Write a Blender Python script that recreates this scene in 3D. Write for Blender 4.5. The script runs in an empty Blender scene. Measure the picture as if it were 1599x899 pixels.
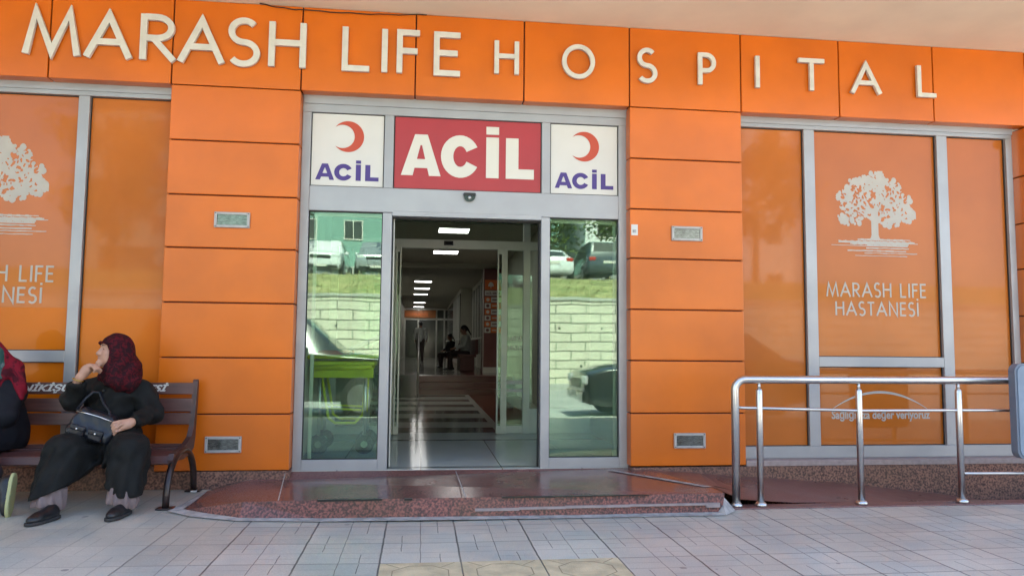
import bpy, bmesh, math, random
import numpy as np
from mathutils import Vector, Matrix
random.seed(7); rng = np.random.default_rng(5)
SC = bpy.context.scene; COL = SC.collection; R = math.radians

# ---------------------------------------------------------------- camera, sky, sun, exposure
cam = bpy.data.objects.new('camera', bpy.data.cameras.new('camera')); COL.objects.link(cam)
yaw, pitch, roll = 0.12150445, 0.07840482, 0.00914545
fw = Vector((math.sin(yaw)*math.cos(pitch), math.cos(yaw)*math.cos(pitch), math.sin(pitch)))
r0 = Vector((math.cos(yaw), -math.sin(yaw), 0)); u0 = r0.cross(fw)
rt = r0*math.cos(roll) + u0*math.sin(roll); up = -r0*math.sin(roll) + u0*math.cos(roll)
mw = Matrix((rt, up, -fw)).transposed().to_4x4(); mw.translation = (0, -6.7, 1.27)
cam.matrix_world = mw
cam.data.sensor_width = 36; cam.data.lens = 1155/1599*36; cam.data.clip_start = .05; cam.data.clip_end = 500
SC.camera = cam
SUN_EL, SUN_AZ = 54, 6          # sun stands behind the hospital, slightly to the right
w = bpy.data.worlds.new('World'); SC.world = w; w.use_nodes = True
nt = w.node_tree; sky = nt.nodes.new('ShaderNodeTexSky'); sky.sky_type = 'NISHITA'; sky.sun_disc = False
sky.sun_elevation = R(SUN_EL); sky.sun_rotation = R(SUN_AZ); sky.air_density = 1.0; sky.dust_density = 2.0
nt.links.new(sky.outputs[0], nt.nodes['Background'].inputs[0]); nt.nodes['Background'].inputs[1].default_value = .15
sd = bpy.data.lights.new('sun', 'SUN'); sd.energy = 5.0; sd.angle = R(.5); sd.color = (1, .95, .86)
sun = bpy.data.objects.new('sun', sd); COL.objects.link(sun)
ray = Vector((-math.sin(R(SUN_AZ))*math.cos(R(SUN_EL)), -math.cos(R(SUN_AZ))*math.cos(R(SUN_EL)), -math.sin(R(SUN_EL))))
sun.rotation_euler = ray.to_track_quat('-Z', 'Y').to_euler(); sun.location = (0, 20, 30)
SC.view_settings.view_transform = 'Standard'; SC.view_settings.look = 'None'
SC.view_settings.exposure = 2.32; SC.view_settings.gamma = 1; SC.view_settings.use_curve_mapping = False
SC.render.engine = 'CYCLES'; SC.cycles.use_denoising = True; SC.cycles.max_bounces = 8
SC.cycles.transparent_max_bounces = 12; SC.cycles.sample_clamp_indirect = 6
SC.cycles.caustics_reflective = False; SC.cycles.caustics_refractive = False

# ---------------------------------------------------------------- materials
def mat(name, col, rough=.5, metal=0, noise=0, scale=5, bump=0, bscale=60, coat=0, coatr=.03, spec=.5, rvar=0, stretch=(1,1,1), emit=0, col2=None):
    m = bpy.data.materials.new(name); m.use_nodes = True; t = m.node_tree; N = t.nodes; L = t.links
    b = N['Principled BSDF']; b.inputs['Base Color'].default_value = (*col, 1); b.inputs['Roughness'].default_value = rough
    b.inputs['Metallic'].default_value = metal; b.inputs['Specular IOR Level'].default_value = spec
    b.inputs['Coat Weight'].default_value = coat; b.inputs['Coat Roughness'].default_value = coatr
    if emit: b.inputs['Emission Color'].default_value = (*col, 1); b.inputs['Emission Strength'].default_value = emit
    if noise or bump or rvar or col2:
        tc = N.new('ShaderNodeTexCoord'); mp = N.new('ShaderNodeMapping'); mp.inputs['Scale'].default_value = stretch
        L.new(tc.outputs['Object'], mp.inputs[0])
        n = N.new('ShaderNodeTexNoise'); n.inputs['Scale'].default_value = scale; n.inputs['Detail'].default_value = 6
        L.new(mp.outputs[0], n.inputs['Vector'])
        if noise or col2:
            mx = N.new('ShaderNodeMix'); mx.data_type = 'RGBA'
            c2 = col2 if col2 else tuple(max(0, c*(1-noise)) for c in col)
            c1 = col if col2 else tuple(min(1, c*(1+noise*.6)) for c in col)
            mr = N.new('ShaderNodeMapRange'); mr.inputs[1].default_value = .35; mr.inputs[2].default_value = .65
            L.new(n.outputs[0], mr.inputs[0]); L.new(mr.outputs[0], mx.inputs[0])
            mx.inputs[6].default_value = (*c1, 1); mx.inputs[7].default_value = (*c2, 1); L.new(mx.outputs[2], b.inputs['Base Color'])
        if rvar:
            mr = N.new('ShaderNodeMapRange'); mr.inputs[3].default_value = max(0, rough-rvar); mr.inputs[4].default_value = min(1, rough+rvar)
            L.new(n.outputs[0], mr.inputs[0]); L.new(mr.outputs[0], b.inputs['Roughness'])
        if bump:
            n2 = N.new('ShaderNodeTexNoise'); n2.inputs['Scale'].default_value = bscale; L.new(mp.outputs[0], n2.inputs['Vector'])
            bp = N.new('ShaderNodeBump'); bp.inputs['Strength'].default_value = bump; bp.inputs['Distance'].default_value = .01
            L.new(n2.outputs[0], bp.inputs['Height']); L.new(bp.outputs[0], b.inputs['Normal'])
    return m

def glass(name, tint, k=1.6, rough=0.0):
    m = bpy.data.materials.new(name); m.use_nodes = True; t = m.node_tree; N = t.nodes; L = t.links
    N.remove(N['Principled BSDF']); o = N['Material Output']
    tr = N.new('ShaderNodeBsdfTransparent'); tr.inputs[0].default_value = (*tint, 1)
    g = N.new('ShaderNodeBsdfGlossy'); g.inputs['Roughness'].default_value = rough; g.inputs[0].default_value = (.88, 1, .94, 1)
    f = N.new('ShaderNodeFresnel'); f.inputs[0].default_value = 1.5
    tc = N.new('ShaderNodeTexCoord'); n = N.new('ShaderNodeTexNoise'); n.inputs['Scale'].default_value = 2.2; n.inputs['Detail'].default_value = 1; L.new(tc.outputs['Object'], n.inputs['Vector'])
    bp = N.new('ShaderNodeBump'); bp.inputs['Strength'].default_value = .045; bp.inputs['Distance'].default_value = .012; L.new(n.outputs[0], bp.inputs['Height']); L.new(bp.outputs[0], g.inputs['Normal'])
    mu = N.new('ShaderNodeMath'); mu.operation = 'MULTIPLY'; mu.inputs[1].default_value = k; mu.use_clamp = True
    mx = N.new('ShaderNodeMixShader'); L.new(f.outputs[0], mu.inputs[0]); L.new(mu.outputs[0], mx.inputs[0])
    L.new(tr.outputs[0], mx.inputs[1]); L.new(g.outputs[0], mx.inputs[2]); L.new(mx.outputs[0], o.inputs[0])
    return m

class X:                                                # tiny node-maths helper
    def __init__(s, t): s.t = t
    def __call__(s, op, a, b=None, c=None):
        n = s.t.nodes.new('ShaderNodeMath'); n.operation = op
        for i, v in enumerate((a, b, c)):
            if v is None: continue
            if isinstance(v, (int, float)): n.inputs[i].default_value = v
            else: s.t.links.new(v, n.inputs[i])
        return n.outputs[0]

def granite(name, base, dark, rough, scale=90, thr=.5, spec=.5, joints=0):
    m = bpy.data.materials.new(name); m.use_nodes = True; t = m.node_tree; N = t.nodes; L = t.links; b = N['Principled BSDF']
    tc = N.new('ShaderNodeTexCoord'); n = N.new('ShaderNodeTexNoise'); n.inputs['Scale'].default_value = scale; n.inputs['Detail'].default_value = 3
    L.new(tc.outputs['Object'], n.inputs['Vector'])
    r = N.new('ShaderNodeValToRGB'); e = r.color_ramp.elements
    e[0].position = thr-.12; e[0].color = (*dark, 1); e[1].position = thr+.12; e[1].color = (*base, 1)
    L.new(n.outputs[0], r.inputs[0])
    n2 = N.new('ShaderNodeTexNoise'); n2.inputs['Scale'].default_value = 1.7; n2.inputs['Detail'].default_value = 5; L.new(tc.outputs['Object'], n2.inputs['Vector'])
    mr = N.new('ShaderNodeMapRange'); mr.inputs[1].default_value = .3; mr.inputs[2].default_value = .7; mr.inputs[3].default_value = .75; mr.inputs[4].default_value = 1.2; L.new(n2.outputs[0], mr.inputs[0])
    vm = N.new('ShaderNodeVectorMath'); vm.operation = 'SCALE'; L.new(r.outputs[0], vm.inputs[0]); L.new(mr.outputs[0], vm.inputs[3])
    L.new(vm.outputs[0], b.inputs['Base Color'])
    rr = N.new('ShaderNodeMapRange'); rr.inputs[1].default_value = .3; rr.inputs[2].default_value = .7; rr.inputs[3].default_value = rough*.7; rr.inputs[4].default_value = rough*1.5; L.new(n2.outputs[0], rr.inputs[0])
    L.new(rr.outputs[0], b.inputs['Roughness']); b.inputs['Specular IOR Level'].default_value = spec
    return m

def paver():
    m = bpy.data.materials.new('concrete_paver'); m.use_nodes = True; t = m.node_tree; N = t.nodes; L = t.links; b = N['Principled BSDF']; M = X(t)
    tc = N.new('ShaderNodeTexCoord'); sp = N.new('ShaderNodeSeparateXYZ'); L.new(tc.outputs['Object'], sp.inputs[0])
    nz = N.new('ShaderNodeTexNoise'); nz.inputs['Scale'].default_value = 7; L.new(tc.outputs['Object'], nz.inputs['Vector'])
    wob = M('MULTIPLY', M('SUBTRACT', nz.outputs[0], .5), .012)
    W, H = .2375, .44
    x = M('ADD', sp.outputs[0], wob); y = M('ADD', sp.outputs[1], wob)
    cu = M('DIVIDE', M('ADD', x, .217+W*400), W); cv = M('DIVIDE', M('ADD', y, 2.222+H*400), H)
    iu = M('FLOOR', cu); iv = M('FLOOR', cv); fu = M('FRACT', cu); fv = M('FRACT', cv)
    def line(f, pos, wd, size): return M('LESS_THAN', M('ABSOLUTE', M('SUBTRACT', f, pos)), wd/size)
    def edge(f, wd, size): return M('LESS_THAN', M('MINIMUM', f, M('SUBTRACT', 1, f)), wd/size)
    par = M('MODULO', iu, 2)
    # wide joint between tiles (every second column), thin joints inside
    wide = M('MULTIPLY', M('LESS_THAN', M('MINIMUM', M('FRACT', M('DIVIDE', cu, 2)), M('SUBTRACT', 1, M('FRACT', M('DIVIDE', cu, 2)))), .0055/(2*W)), 1)
    thin = M('MULTIPLY', edge(fu, .0026, W), .8)
    row = M('MULTIPLY', edge(fv, .0038, H), .9)
    chk = M('MODULO', M('ADD', iu, iv), 2)
    half = M('ABSOLUTE', M('SUBTRACT', chk, M('GREATER_THAN', fv, .5)))
    sh = M('MULTIPLY', M('MULTIPLY', line(fu, .5, .0024, W), half), M('LESS_THAN', M('ABSOLUTE', M('SUBTRACT', M('ABSOLUTE', M('SUBTRACT', fv, .5)), .27)), .2))
    faint = M('MULTIPLY', M('MAXIMUM', line(fv, .5, .0022, H), M('MULTIPLY', M('MAXIMUM', line(fv, .25, .0018, H), line(fv, .75, .0018, H)), M('ABSOLUTE', M('SUBTRACT', par, M('GREATER_THAN', fv, .5))))), .5)
    g = M('MAXIMUM', M('MAXIMUM', wide, thin), M('MAXIMUM', row, M('MAXIMUM', sh, faint)))
    fade = N.new('ShaderNodeMapRange'); n4 = N.new('ShaderNodeTexNoise'); n4.inputs['Scale'].default_value = 2.3; L.new(tc.outputs['Object'], n4.inputs['Vector'])
    fade.inputs[1].default_value = .3; fade.inputs[2].default_value = .6; fade.inputs[3].default_value = .75; fade.inputs[4].default_value = 1; L.new(n4.outputs[0], fade.inputs[0])
    # the old slabs by the bench are worn smooth
    worn = N.new('ShaderNodeMapRange'); worn.inputs[1].default_value = -2.1; worn.inputs[2].default_value = -1.0; worn.inputs[3].default_value = .35; worn.inputs[4].default_value = 1; L.new(sp.outputs[0], worn.inputs[0])
    g = M('MULTIPLY', M('MULTIPLY', g, fade.outputs[0]), worn.outputs[0])
    wn = N.new('ShaderNodeTexWhiteNoise'); wn.noise_dimensions = '2D'; cb = N.new('ShaderNodeCombineXYZ')
    L.new(M('FLOOR', M('DIVIDE', cu, 2)), cb.inputs[0]); L.new(iv, cb.inputs[1]); L.new(cb.outputs[0], wn.inputs['Vector'])
    n3 = N.new('ShaderNodeTexNoise'); n3.inputs['Scale'].default_value = 1.3; n3.inputs['Detail'].default_value = 8; n3.inputs['Roughness'].default_value = .65; L.new(tc.outputs['Object'], n3.inputs['Vector'])
    n5 = N.new('ShaderNodeTexNoise'); n5.inputs['Scale'].default_value = 120; n5.inputs['Detail'].default_value = 2; L.new(tc.outputs['Object'], n5.inputs['Vector'])
    v = M('ADD', M('ADD', M('MULTIPLY', wn.outputs[0], .16), M('MULTIPLY', n3.outputs[0], .6)), M('ADD', M('MULTIPLY', n5.outputs[0], .5), .36))
    cr = N.new('ShaderNodeMix'); cr.data_type = 'RGBA'; cr.inputs[6].default_value = (.54, .505, .425, 1); cr.inputs[7].default_value = (.46, .47, .42, 1)
    tq = N.new('ShaderNodeMapRange'); tq.inputs[1].default_value = .45; tq.inputs[2].default_value = .62; L.new(n4.outputs[0], tq.inputs[0]); L.new(tq.outputs[0], cr.inputs[0])
    vm = N.new('ShaderNodeVectorMath'); vm.operation = 'SCALE'; L.new(cr.outputs[2], vm.inputs[0]); L.new(M('MULTIPLY', v, .97), vm.inputs[3])
    mx = N.new('ShaderNodeMix'); mx.data_type = 'RGBA'; L.new(g, mx.inputs[0]); L.new(vm.outputs[0], mx.inputs[6]); mx.inputs[7].default_value = (.085, .08, .075, 1)
    # chewing-gum spots
    vo = N.new('ShaderNodeTexVoronoi'); vo.inputs['Scale'].default_value = 1.9; L.new(tc.outputs['Object'], vo.inputs['Vector'])
    spot = M('MULTIPLY', M('LESS_THAN', M('ADD', vo.outputs['Distance'], M('MULTIPLY', nz.outputs[0], .04)), .062), .6)
    mx2 = N.new('ShaderNodeMix'); mx2.data_type = 'RGBA'; L.new(spot, mx2.inputs[0]); L.new(mx.outputs[2], mx2.inputs[6]); mx2.inputs[7].default_value = (.11, .105, .105, 1)
    L.new(mx2.outputs[2], b.inputs['Base Color'])
    rr = N.new('ShaderNodeMapRange'); rr.inputs[3].default_value = .22; rr.inputs[4].default_value = .5; L.new(n3.outputs[0], rr.inputs[0]); L.new(rr.outputs[0], b.inputs['Roughness'])
    bp = N.new('ShaderNodeBump'); bp.inputs['Distance'].default_value = .004; bp.inputs['Strength'].default_value = .8
    L.new(M('ADD', M('MULTIPLY', g, -1), M('MULTIPLY', n5.outputs[0], .08)), bp.inputs['Height']); L.new(bp.outputs[0], b.inputs['Normal'])
    return m

def blockwall():
    m = bpy.data.materials.new('pale_blockwork'); m.use_nodes = True; t = m.node_tree; N = t.nodes; L = t.links; b = N['Principled BSDF']
    tc = N.new('ShaderNodeTexCoord'); mp = N.new('ShaderNodeMapping'); mp.inputs['Rotation'].default_value = (R(-90), 0, 0); L.new(tc.outputs['Object'], mp.inputs[0])
    br = N.new('ShaderNodeTexBrick'); br.inputs['Scale'].default_value = 1; br.inputs['Brick Width'].default_value = 1.05; br.inputs['Row Height'].default_value = .315
    br.inputs['Mortar Size'].default_value = .024; br.inputs['Color1'].default_value = (.66, .61, .49, 1); br.inputs['Color2'].default_value = (.58, .54, .43, 1); br.inputs['Mortar'].default_value = (.20, .19, .15, 1)
    L.new(mp.outputs[0], br.inputs['Vector']); L.new(br.outputs[0], b.inputs['Base Color']); b.inputs['Roughness'].default_value = .9
    return m

def floor_tiles():
    m = bpy.data.materials.new('polished_hall_tiles'); m.use_nodes = True; t = m.node_tree; N = t.nodes; L = t.links; b = N['Principled BSDF']; M = X(t)
    tc = N.new('ShaderNodeTexCoord'); sp = N.new('ShaderNodeSeparateXYZ'); L.new(tc.outputs['Object'], sp.inputs[0]); x, y = sp.outputs[0], sp.outputs[1]
    def near(v, o, per, wd):
        f = M('FRACT', M('DIVIDE', M('ADD', v, per*50-o), per)); return M('LESS_THAN', M('MINIMUM', f, M('SUBTRACT', 1, f)), wd/per)
    inner = M('GREATER_THAN', y, 2.85)
    joint = M('MAXIMUM', M('MULTIPLY', near(x, .02, .74, .004), M('LESS_THAN', y, 2.2)), M('MULTIPLY', near(y, 2.2, 60, .05), 1))
    band = M('MULTIPLY', M('MULTIPLY', near(y, 3.25, 1.33, .3), inner), M('LESS_THAN', x, 1.0))
    red = M('MULTIPLY', M('MULTIPLY', M('GREATER_THAN', x, 1.1), M('LESS_THAN', x, 1.75)), M('GREATER_THAN', y, 4))
    c1 = N.new('ShaderNodeMix'); c1.data_type = 'RGBA'; L.new(band, c1.inputs[0]); c1.inputs[6].default_value = (.52, .52, .47, 1); c1.inputs[7].default_value = (.10, .10, .09, 1)
    c2 = N.new('ShaderNodeMix'); c2.data_type = 'RGBA'; L.new(red, c2.inputs[0]); L.new(c1.outputs[2], c2.inputs[6]); c2.inputs[7].default_value = (.16, .05, .035, 1)
    c3 = N.new('ShaderNodeMix'); c3.data_type = 'RGBA'; L.new(joint, c3.inputs[0]); L.new(c2.outputs[2], c3.inputs[6]); c3.inputs[7].default_value = (.06, .06, .055, 1)
    L.new(c3.outputs[2], b.inputs['Base Color']); b.inputs['Roughness'].default_value = .10; b.inputs['Specular IOR Level'].default_value = .06
    return m

def cloth_pattern(name, c1, c2, scale=26, thr=.5):
    m = mat(name, c1, .85, spec=.2); t = m.node_tree; N = t.nodes; L = t.links; b = N['Principled BSDF']
    tc = N.new('ShaderNodeTexCoord'); n = N.new('ShaderNodeTexNoise'); n.inputs['Scale'].default_value = scale; n.inputs['Detail'].default_value = 4; n.inputs['Distortion'].default_value = 1.2
    L.new(tc.outputs['Object'], n.inputs['Vector']); r = N.new('ShaderNodeValToRGB'); e = r.color_ramp.elements
    e[0].position = thr-.05; e[0].color = (*c1, 1); e[1].position = thr+.05; e[1].color = (*c2, 1); L.new(n.outputs[0], r.inputs[0]); L.new(r.outputs[0], b.inputs['Base Color'])
    return m

M = dict(
 orange=mat('orange_panel', (.66, .140, .002), .36, noise=.13, scale=1.3, rvar=.08, spec=.4, coat=.25, coatr=.3, bump=.12, bscale=2.5),
 core=mat('dark_joint', (.06, .008, .005), .9),
 film=mat('orange_window_film', (.50, .130, .010), .42, noise=.10, scale=1.2, spec=.2, coat=.45, coatr=.04),
 film_van_refl=mat('orange_film_van_reflection', (.62, .150, .001), .42, noise=.08, scale=1.2, spec=.2, coat=.15, coatr=.04),  # same film, van's dark reflection put into the colour as a richer orange
 alu=mat('grey_aluminium', (.36, .36, .375), .42, .35, noise=.06, scale=3, rvar=.08),
 alu_in=mat('pale_aluminium', (.55, .55, .50), .4, .2, noise=.06, scale=3),
 gasket=mat('black_gasket', (.02, .02, .02), .6),
 plinth=granite('rough_granite', (.30, .15, .105), (.07, .035, .03), .6, 55, .5),
 polished=granite('polished_red_granite', (.24, .115, .10), (.10, .05, .047), .19, 130, .48, .5),
 ramp=granite('ramp_granite', (.22, .105, .09), (.12, .06, .055), .32, 130, .48),
 riser=granite('riser_granite', (.30, .105, .085), (.07, .035, .035), .4, 60, .52),
 stone=mat('pale_ledge_stone', (.34, .27, .26), .5, noise=.15, scale=20),
 cement=mat('cement_fillet', (.40, .38, .36), .85, noise=.3, scale=14, bump=.4, bscale=60),
 soffit=mat('cream_render', (.90, .83, .64), .85, noise=.10, scale=.9, bump=.08, bscale=160),
 pav=paver(),
 yellow=mat('yellow_paver', (.60, .50, .31), .55, noise=.2, scale=6, bump=.3, bscale=90),
 dkline=mat('dark_groove', (.33, .27, .17), .9),
 white=mat('white_letter', (.64, .62, .575), .5, noise=.08, scale=12),
 decal=mat('white_decal', (.46, .42, .37), .5, noise=.06, scale=8),
 sign_w=mat('white_acrylic', (.66, .635, .59), .3, noise=.03, scale=3),
 sign_r=mat('red_acrylic', (.40, .024, .032), .35, noise=.06, scale=3),
 sign_o=mat('crescent_red', (.50, .055, .018), .4), sign_b=mat('violet_blue', (.055, .025, .20), .4),
 sign_t=mat('cream_letter', (.68, .65, .57), .4),
 steel=mat('brushed_steel', (.62, .60, .58), .3, 1, noise=.05, scale=20, rvar=.06, stretch=(1, 1, 8)),
 lampf=mat('grey_lamp_frame', (.42, .40, .38), .5, .2, noise=.1, scale=20), lampg=glass('ribbed_lamp_glass', (.8, .8, .8), 1.6, .12), lampin=mat('lamp_reflector', (.34, .34, .35), .35, .5, noise=.6, scale=22, stretch=(1, 1, 5)),
 black=mat('black_plastic', (.012, .012, .013), .35), dome=mat('dark_dome', (.02, .02, .022), .08),
 slat=mat('brown_slat', (.105, .042, .036), .42, noise=.25, scale=3, stretch=(1, 14, 14), rvar=.1),
 iron=mat('black_brown_iron', (.035, .022, .02), .28, .3, noise=.5, scale=9), plate=mat('brown_side_plate', (.07, .032, .028), .45, noise=.3, scale=8),
 sidegl=glass('side_pane_glass', (.84, .95, .87), 1.75), doorgl=glass('door_glass', (.86, .92, .88), 1.1), clear=glass('car_glass', (.12, .14, .14), 1.8),
 hall=mat('hall_wall_paint', (.52, .51, .43), .6, noise=.08, scale=2), hallc=mat('hall_ceiling', (.46, .455, .38), .7), dkred=mat('dark_red_cladding', (.14, .035, .03), .4, noise=.1, scale=3),
 hallf=floor_tiles(), tube=mat('ceiling_light_diffuser', (1, .98, .94), .5, emit=2.4), tube2=mat('metal_lamp_frame', (.6, .6, .58), .4),
 darkgl=mat('dark_glazing', (.05, .055, .05), .12), seat=mat('dark_red_seat', (.09, .022, .02), .45), stair=mat('brown_red_step', (.15, .055, .045), .3, noise=.1, scale=5),
 bigsign=mat('brown_orange_sign', (.30, .10, .025), .5, noise=.2, scale=3), sgo=mat('directory_orange', (.62, .13, .02), .5), sgw=mat('directory_white', (.6, .56, .5), .5),
 stry=mat('yellow_frame', (.75, .74, .02), .35), strm=mat('yellow_mattress', (.70, .72, .03), .5, noise=.1, scale=6), orange_pad=mat('orange_pad', (.55, .12, .03), .6), grey_pad=mat('grey_blanket', (.3, .3, .3), .8),
 box=mat('blue_grey_metal', (.20, .26, .34), .45, .1, noise=.12, scale=5), boxe=mat('grey_edge_trim', (.16, .19, .24), .5),
 road=mat('pale_road_surface', (.36, .35, .33), .85, noise=.2, scale=1.2, bump=.3, bscale=40), ground=mat('bare_ground', (.22, .19, .14), .9, noise=.3, scale=.4),
 kerb=mat('kerb_stone', (.38, .37, .34), .8, noise=.2, scale=5), wall=blockwall(), coping=mat('concrete_coping', (.42, .41, .36), .8, noise=.15, scale=3),
 drygrass=mat('dry_grass_bank', (.36, .33, .15), .95, scale=1.6, col2=(.16, .19, .07), bump=1, bscale=12), blade=mat('dry_grass_blade', (.40, .36, .17), .9, noise=.5, scale=1.5),
 bark=mat('bark', (.10, .075, .05), .9, noise=.4, scale=12), leaf=mat('leaf_green', (.085, .12, .022), .6, noise=.5, scale=1.2), leaf2=mat('dark_needle', (.035, .06, .022), .65, noise=.5, scale=1.2),
 teal=mat('teal_render', (.20, .34, .29), .85, noise=.08, scale=.5), wbld=mat('white_render', (.68, .67, .64), .85, noise=.08, scale=.5), roof=mat('roof_tile', (.30, .10, .06), .8, noise=.2, scale=3),
 carw=mat('white_car_paint', (.70, .70, .70), .25, coat=1), cars=mat('silver_car_paint', (.40, .42, .43), .3, .5, coat=1), carb=mat('black_car_paint', (.012, .013, .016), .25, coat=1), card=mat('dark_blue_car_paint', (.03, .045, .055), .3, coat=1),
 tyre=mat('tyre_rubber', (.02, .02, .02), .8), rim=mat('alloy_rim', (.4, .4, .4), .3, .8), headl=mat('headlamp_lens', (.6, .62, .62), .1), taill=mat('tail_lamp_lens', (.45, .02, .015), .15),
 skin=mat('skin', (.50, .27, .185), .55, noise=.12, scale=14), skin2=mat('brown_skin', (.28, .15, .10), .55), eye=mat('eye', (.03, .02, .018), .2), lip=mat('lips', (.32, .11, .09), .5),
 coat=mat('black_coat', (.010, .010, .0095), .8, noise=.3, scale=12, bump=.25, bscale=220, spec=.25), coat2=mat('navy_black_coat', (.010, .010, .014), .8, spec=.25, bump=.25, bscale=200),
 mauve=mat('mauve_trousers', (.20, .145, .14), .85, noise=.1, scale=10), shoe=mat('black_leather', (.012, .012, .014), .35, noise=.3, scale=30), sole=mat('dark_sole', (.03, .028, .027), .7), ysole=mat('lime_yellow_sole', (.46, .46, .22), .6),
 scarf=cloth_pattern('red_black_scarf', (.022, .005, .008), (.085, .005, .010), 30, .52), scarfg=cloth_pattern('green_grey_scarf', (.035, .10, .085), (.16, .20, .19), 7, .55), scarfr=cloth_pattern('red_shawl', (.20, .008, .02), (.06, .006, .012), 9, .55),
 bag=mat('navy_leather', (.010, .011, .016), .38, noise=.3, scale=15, bump=.3, bscale=40), gold=mat('gold', (.6, .40, .10), .3, 1), stud=mat('silver_stud', (.7, .7, .7), .25, 1),
 shirt=mat('white_shirt', (.42, .44, .42), .8, noise=.1, scale=6), hair=mat('black_hair', (.012, .010, .009), .5), trouser=mat('dark_trousers', (.03, .018, .018), .8),
 cable=mat('black_cable', (.02, .015, .012), .6), paper=mat('white_sticker', (.62, .62, .6), .5), litter=mat('white_litter', (.7, .7, .68), .7),
)

# ---------------------------------------------------------------- object helpers
OFF = {}
def empty(name, loc, label=None, cat=None, group=None):
    o = bpy.data.objects.new(name, None); COL.objects.link(o); o.location = loc; o.empty_display_size = .1
    OFF[o.name] = Vector(loc); tag(o, label, cat, group); return o
def tag(o, label=None, cat=None, group=None, kind=None):
    if label: o['label'] = label
    if cat: o['category'] = cat
    if group: o['group'] = group
    if kind: o['kind'] = kind
    return o
def mobj(name, verts, faces, m, parent=None, loc=None, smooth=False, recalc=True):
    off = OFF[parent.name] if parent else Vector(loc or (0, 0, 0))
    me = bpy.data.meshes.new(name); me.from_pydata([tuple(Vector(v)-off) for v in verts], [], faces)
    if recalc:
        bm = bmesh.new(); bm.from_mesh(me); bmesh.ops.recalc_face_normals(bm, faces=bm.faces); bm.to_mesh(me); bm.free()
    me.materials.append(m)
    if smooth: me.polygons.foreach_set('use_smooth', [True]*len(me.polygons))
    o = bpy.data.objects.new(name, me); COL.objects.link(o); OFF[o.name] = off
    if parent: o.parent = parent
    else: o.location = off
    return o
def link_copy(o, parent=None):
    c = o.copy(); COL.objects.link(c); c.parent = parent; OFF[c.name] = OFF.get(o.name, Vector())
    for ch in [k for k in bpy.data.objects if k.parent == o]: link_copy(ch, c)
    return c

class MB:
    def __init__(s): s.v = []; s.f = []
    def add(s, v, f):
        n = len(s.v); s.v += [tuple(q) for q in v]; s.f += [tuple(i+n for i in q) for q in f]; return s
    def box(s, x0, x1, y0, y1, z0, z1, bev=0, mtx=None):
        bm = bmesh.new(); bmesh.ops.create_cube(bm, size=1)
        for v in bm.verts: v.co = Vector(((x0+x1)/2+v.co.x*(x1-x0), (y0+y1)/2+v.co.y*(y1-y0), (z0+z1)/2+v.co.z*(z1-z0)))
        if bev: bmesh.ops.bevel(bm, geom=bm.edges[:], offset=bev, segments=2, affect='EDGES', profile=.5)
        if mtx: bmesh.ops.transform(bm, matrix=mtx, verts=bm.verts)
        bm.verts.index_update(); s.add([v.co for v in bm.verts], [[v.index for v in f.verts] for f in bm.faces]); bm.free(); return s
    def tube(s, pts, r, n=12, cap=True):
        pts = [Vector(p) for p in pts]; rs = r if isinstance(r, (list, tuple)) else [r]*len(pts); ring = []; prev = None
        for i, p in enumerate(pts):
            d = (pts[min(i+1, len(pts)-1)]-pts[max(i-1, 0)]).normalized()
            a = prev if prev else (Vector((0, 0, 1)) if abs(d.z) < .9 else Vector((1, 0, 0)))
            a = (a-d*a.dot(d)).normalized(); b = d.cross(a); prev = a
            ring.append([p+(a*math.cos(2*math.pi*k/n)+b*math.sin(2*math.pi*k/n))*rs[i] for k in range(n)])
        v = [q for rg in ring for q in rg]; f = []
        for i in range(len(pts)-1):
            for k in range(n): k2 = (k+1) % n; f.append((i*n+k, i*n+k2, (i+1)*n+k2, (i+1)*n+k))
        if cap: f += [tuple(range(n))[::-1], tuple((len(pts)-1)*n+k for k in range(n))]
        return s.add(v, f)
    def lathe(s, c, prof, n=20, axis=2):
        v = []; f = []
        for (r, h) in prof:
            for k in range(n):
                a = 2*math.pi*k/n; q = [math.cos(a)*r, math.sin(a)*r, h]
                q = q if axis == 2 else ([h, q[0], q[1]] if axis == 0 else [q[0], h, q[1]]); v.append((c[0]+q[0], c[1]+q[1], c[2]+q[2]))
        for i in range(len(prof)-1):
            for k in range(n): k2 = (k+1) % n; f.append((i*n+k, i*n+k2, (i+1)*n+k2, (i+1)*n+k))
        f += [tuple(range(n))[::-1], tuple((len(prof)-1)*n+k for k in range(n))]
        return s.add(v, f)
    def prism(s, poly, y0, y1, plane='xz'):
        n = len(poly); mk = {'xz': lambda p, t: (p[0], t, p[1]), 'xy': lambda p, t: (p[0], p[1], t), 'yz': lambda p, t: (t, p[0], p[1])}[plane]
        v = [mk(p, y0) for p in poly]+[mk(p, y1) for p in poly]
        f = [tuple(range(n)), tuple(range(2*n-1, n-1, -1))]+[(i, (i+1) % n, n+(i+1) % n, n+i) for i in range(n)]
        return s.add(v, f)
    def obj(s, name, m, parent=None, loc=None, smooth=False): return mobj(name, s.v, s.f, m, parent, loc, smooth)

def bx(name, m, parent, *a, **k): return MB().box(*a, **k).obj(name, m, parent)
def frame(mb, x0, x1, z0, z1, y0, y1, t, tb=None, tt=None, bev=.004):
    tb = tb or t; tt = tt or t
    mb.box(x0, x0+t, y0, y1, z0, z1, bev); mb.box(x1-t, x1, y0, y1, z0, z1, bev)
    mb.box(x0+t, x1-t, y0+.001, y1-.001, z0, z0+tb, bev); mb.box(x0+t, x1-t, y0+.001, y1-.001, z1-tt, z1, bev); return mb

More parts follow.
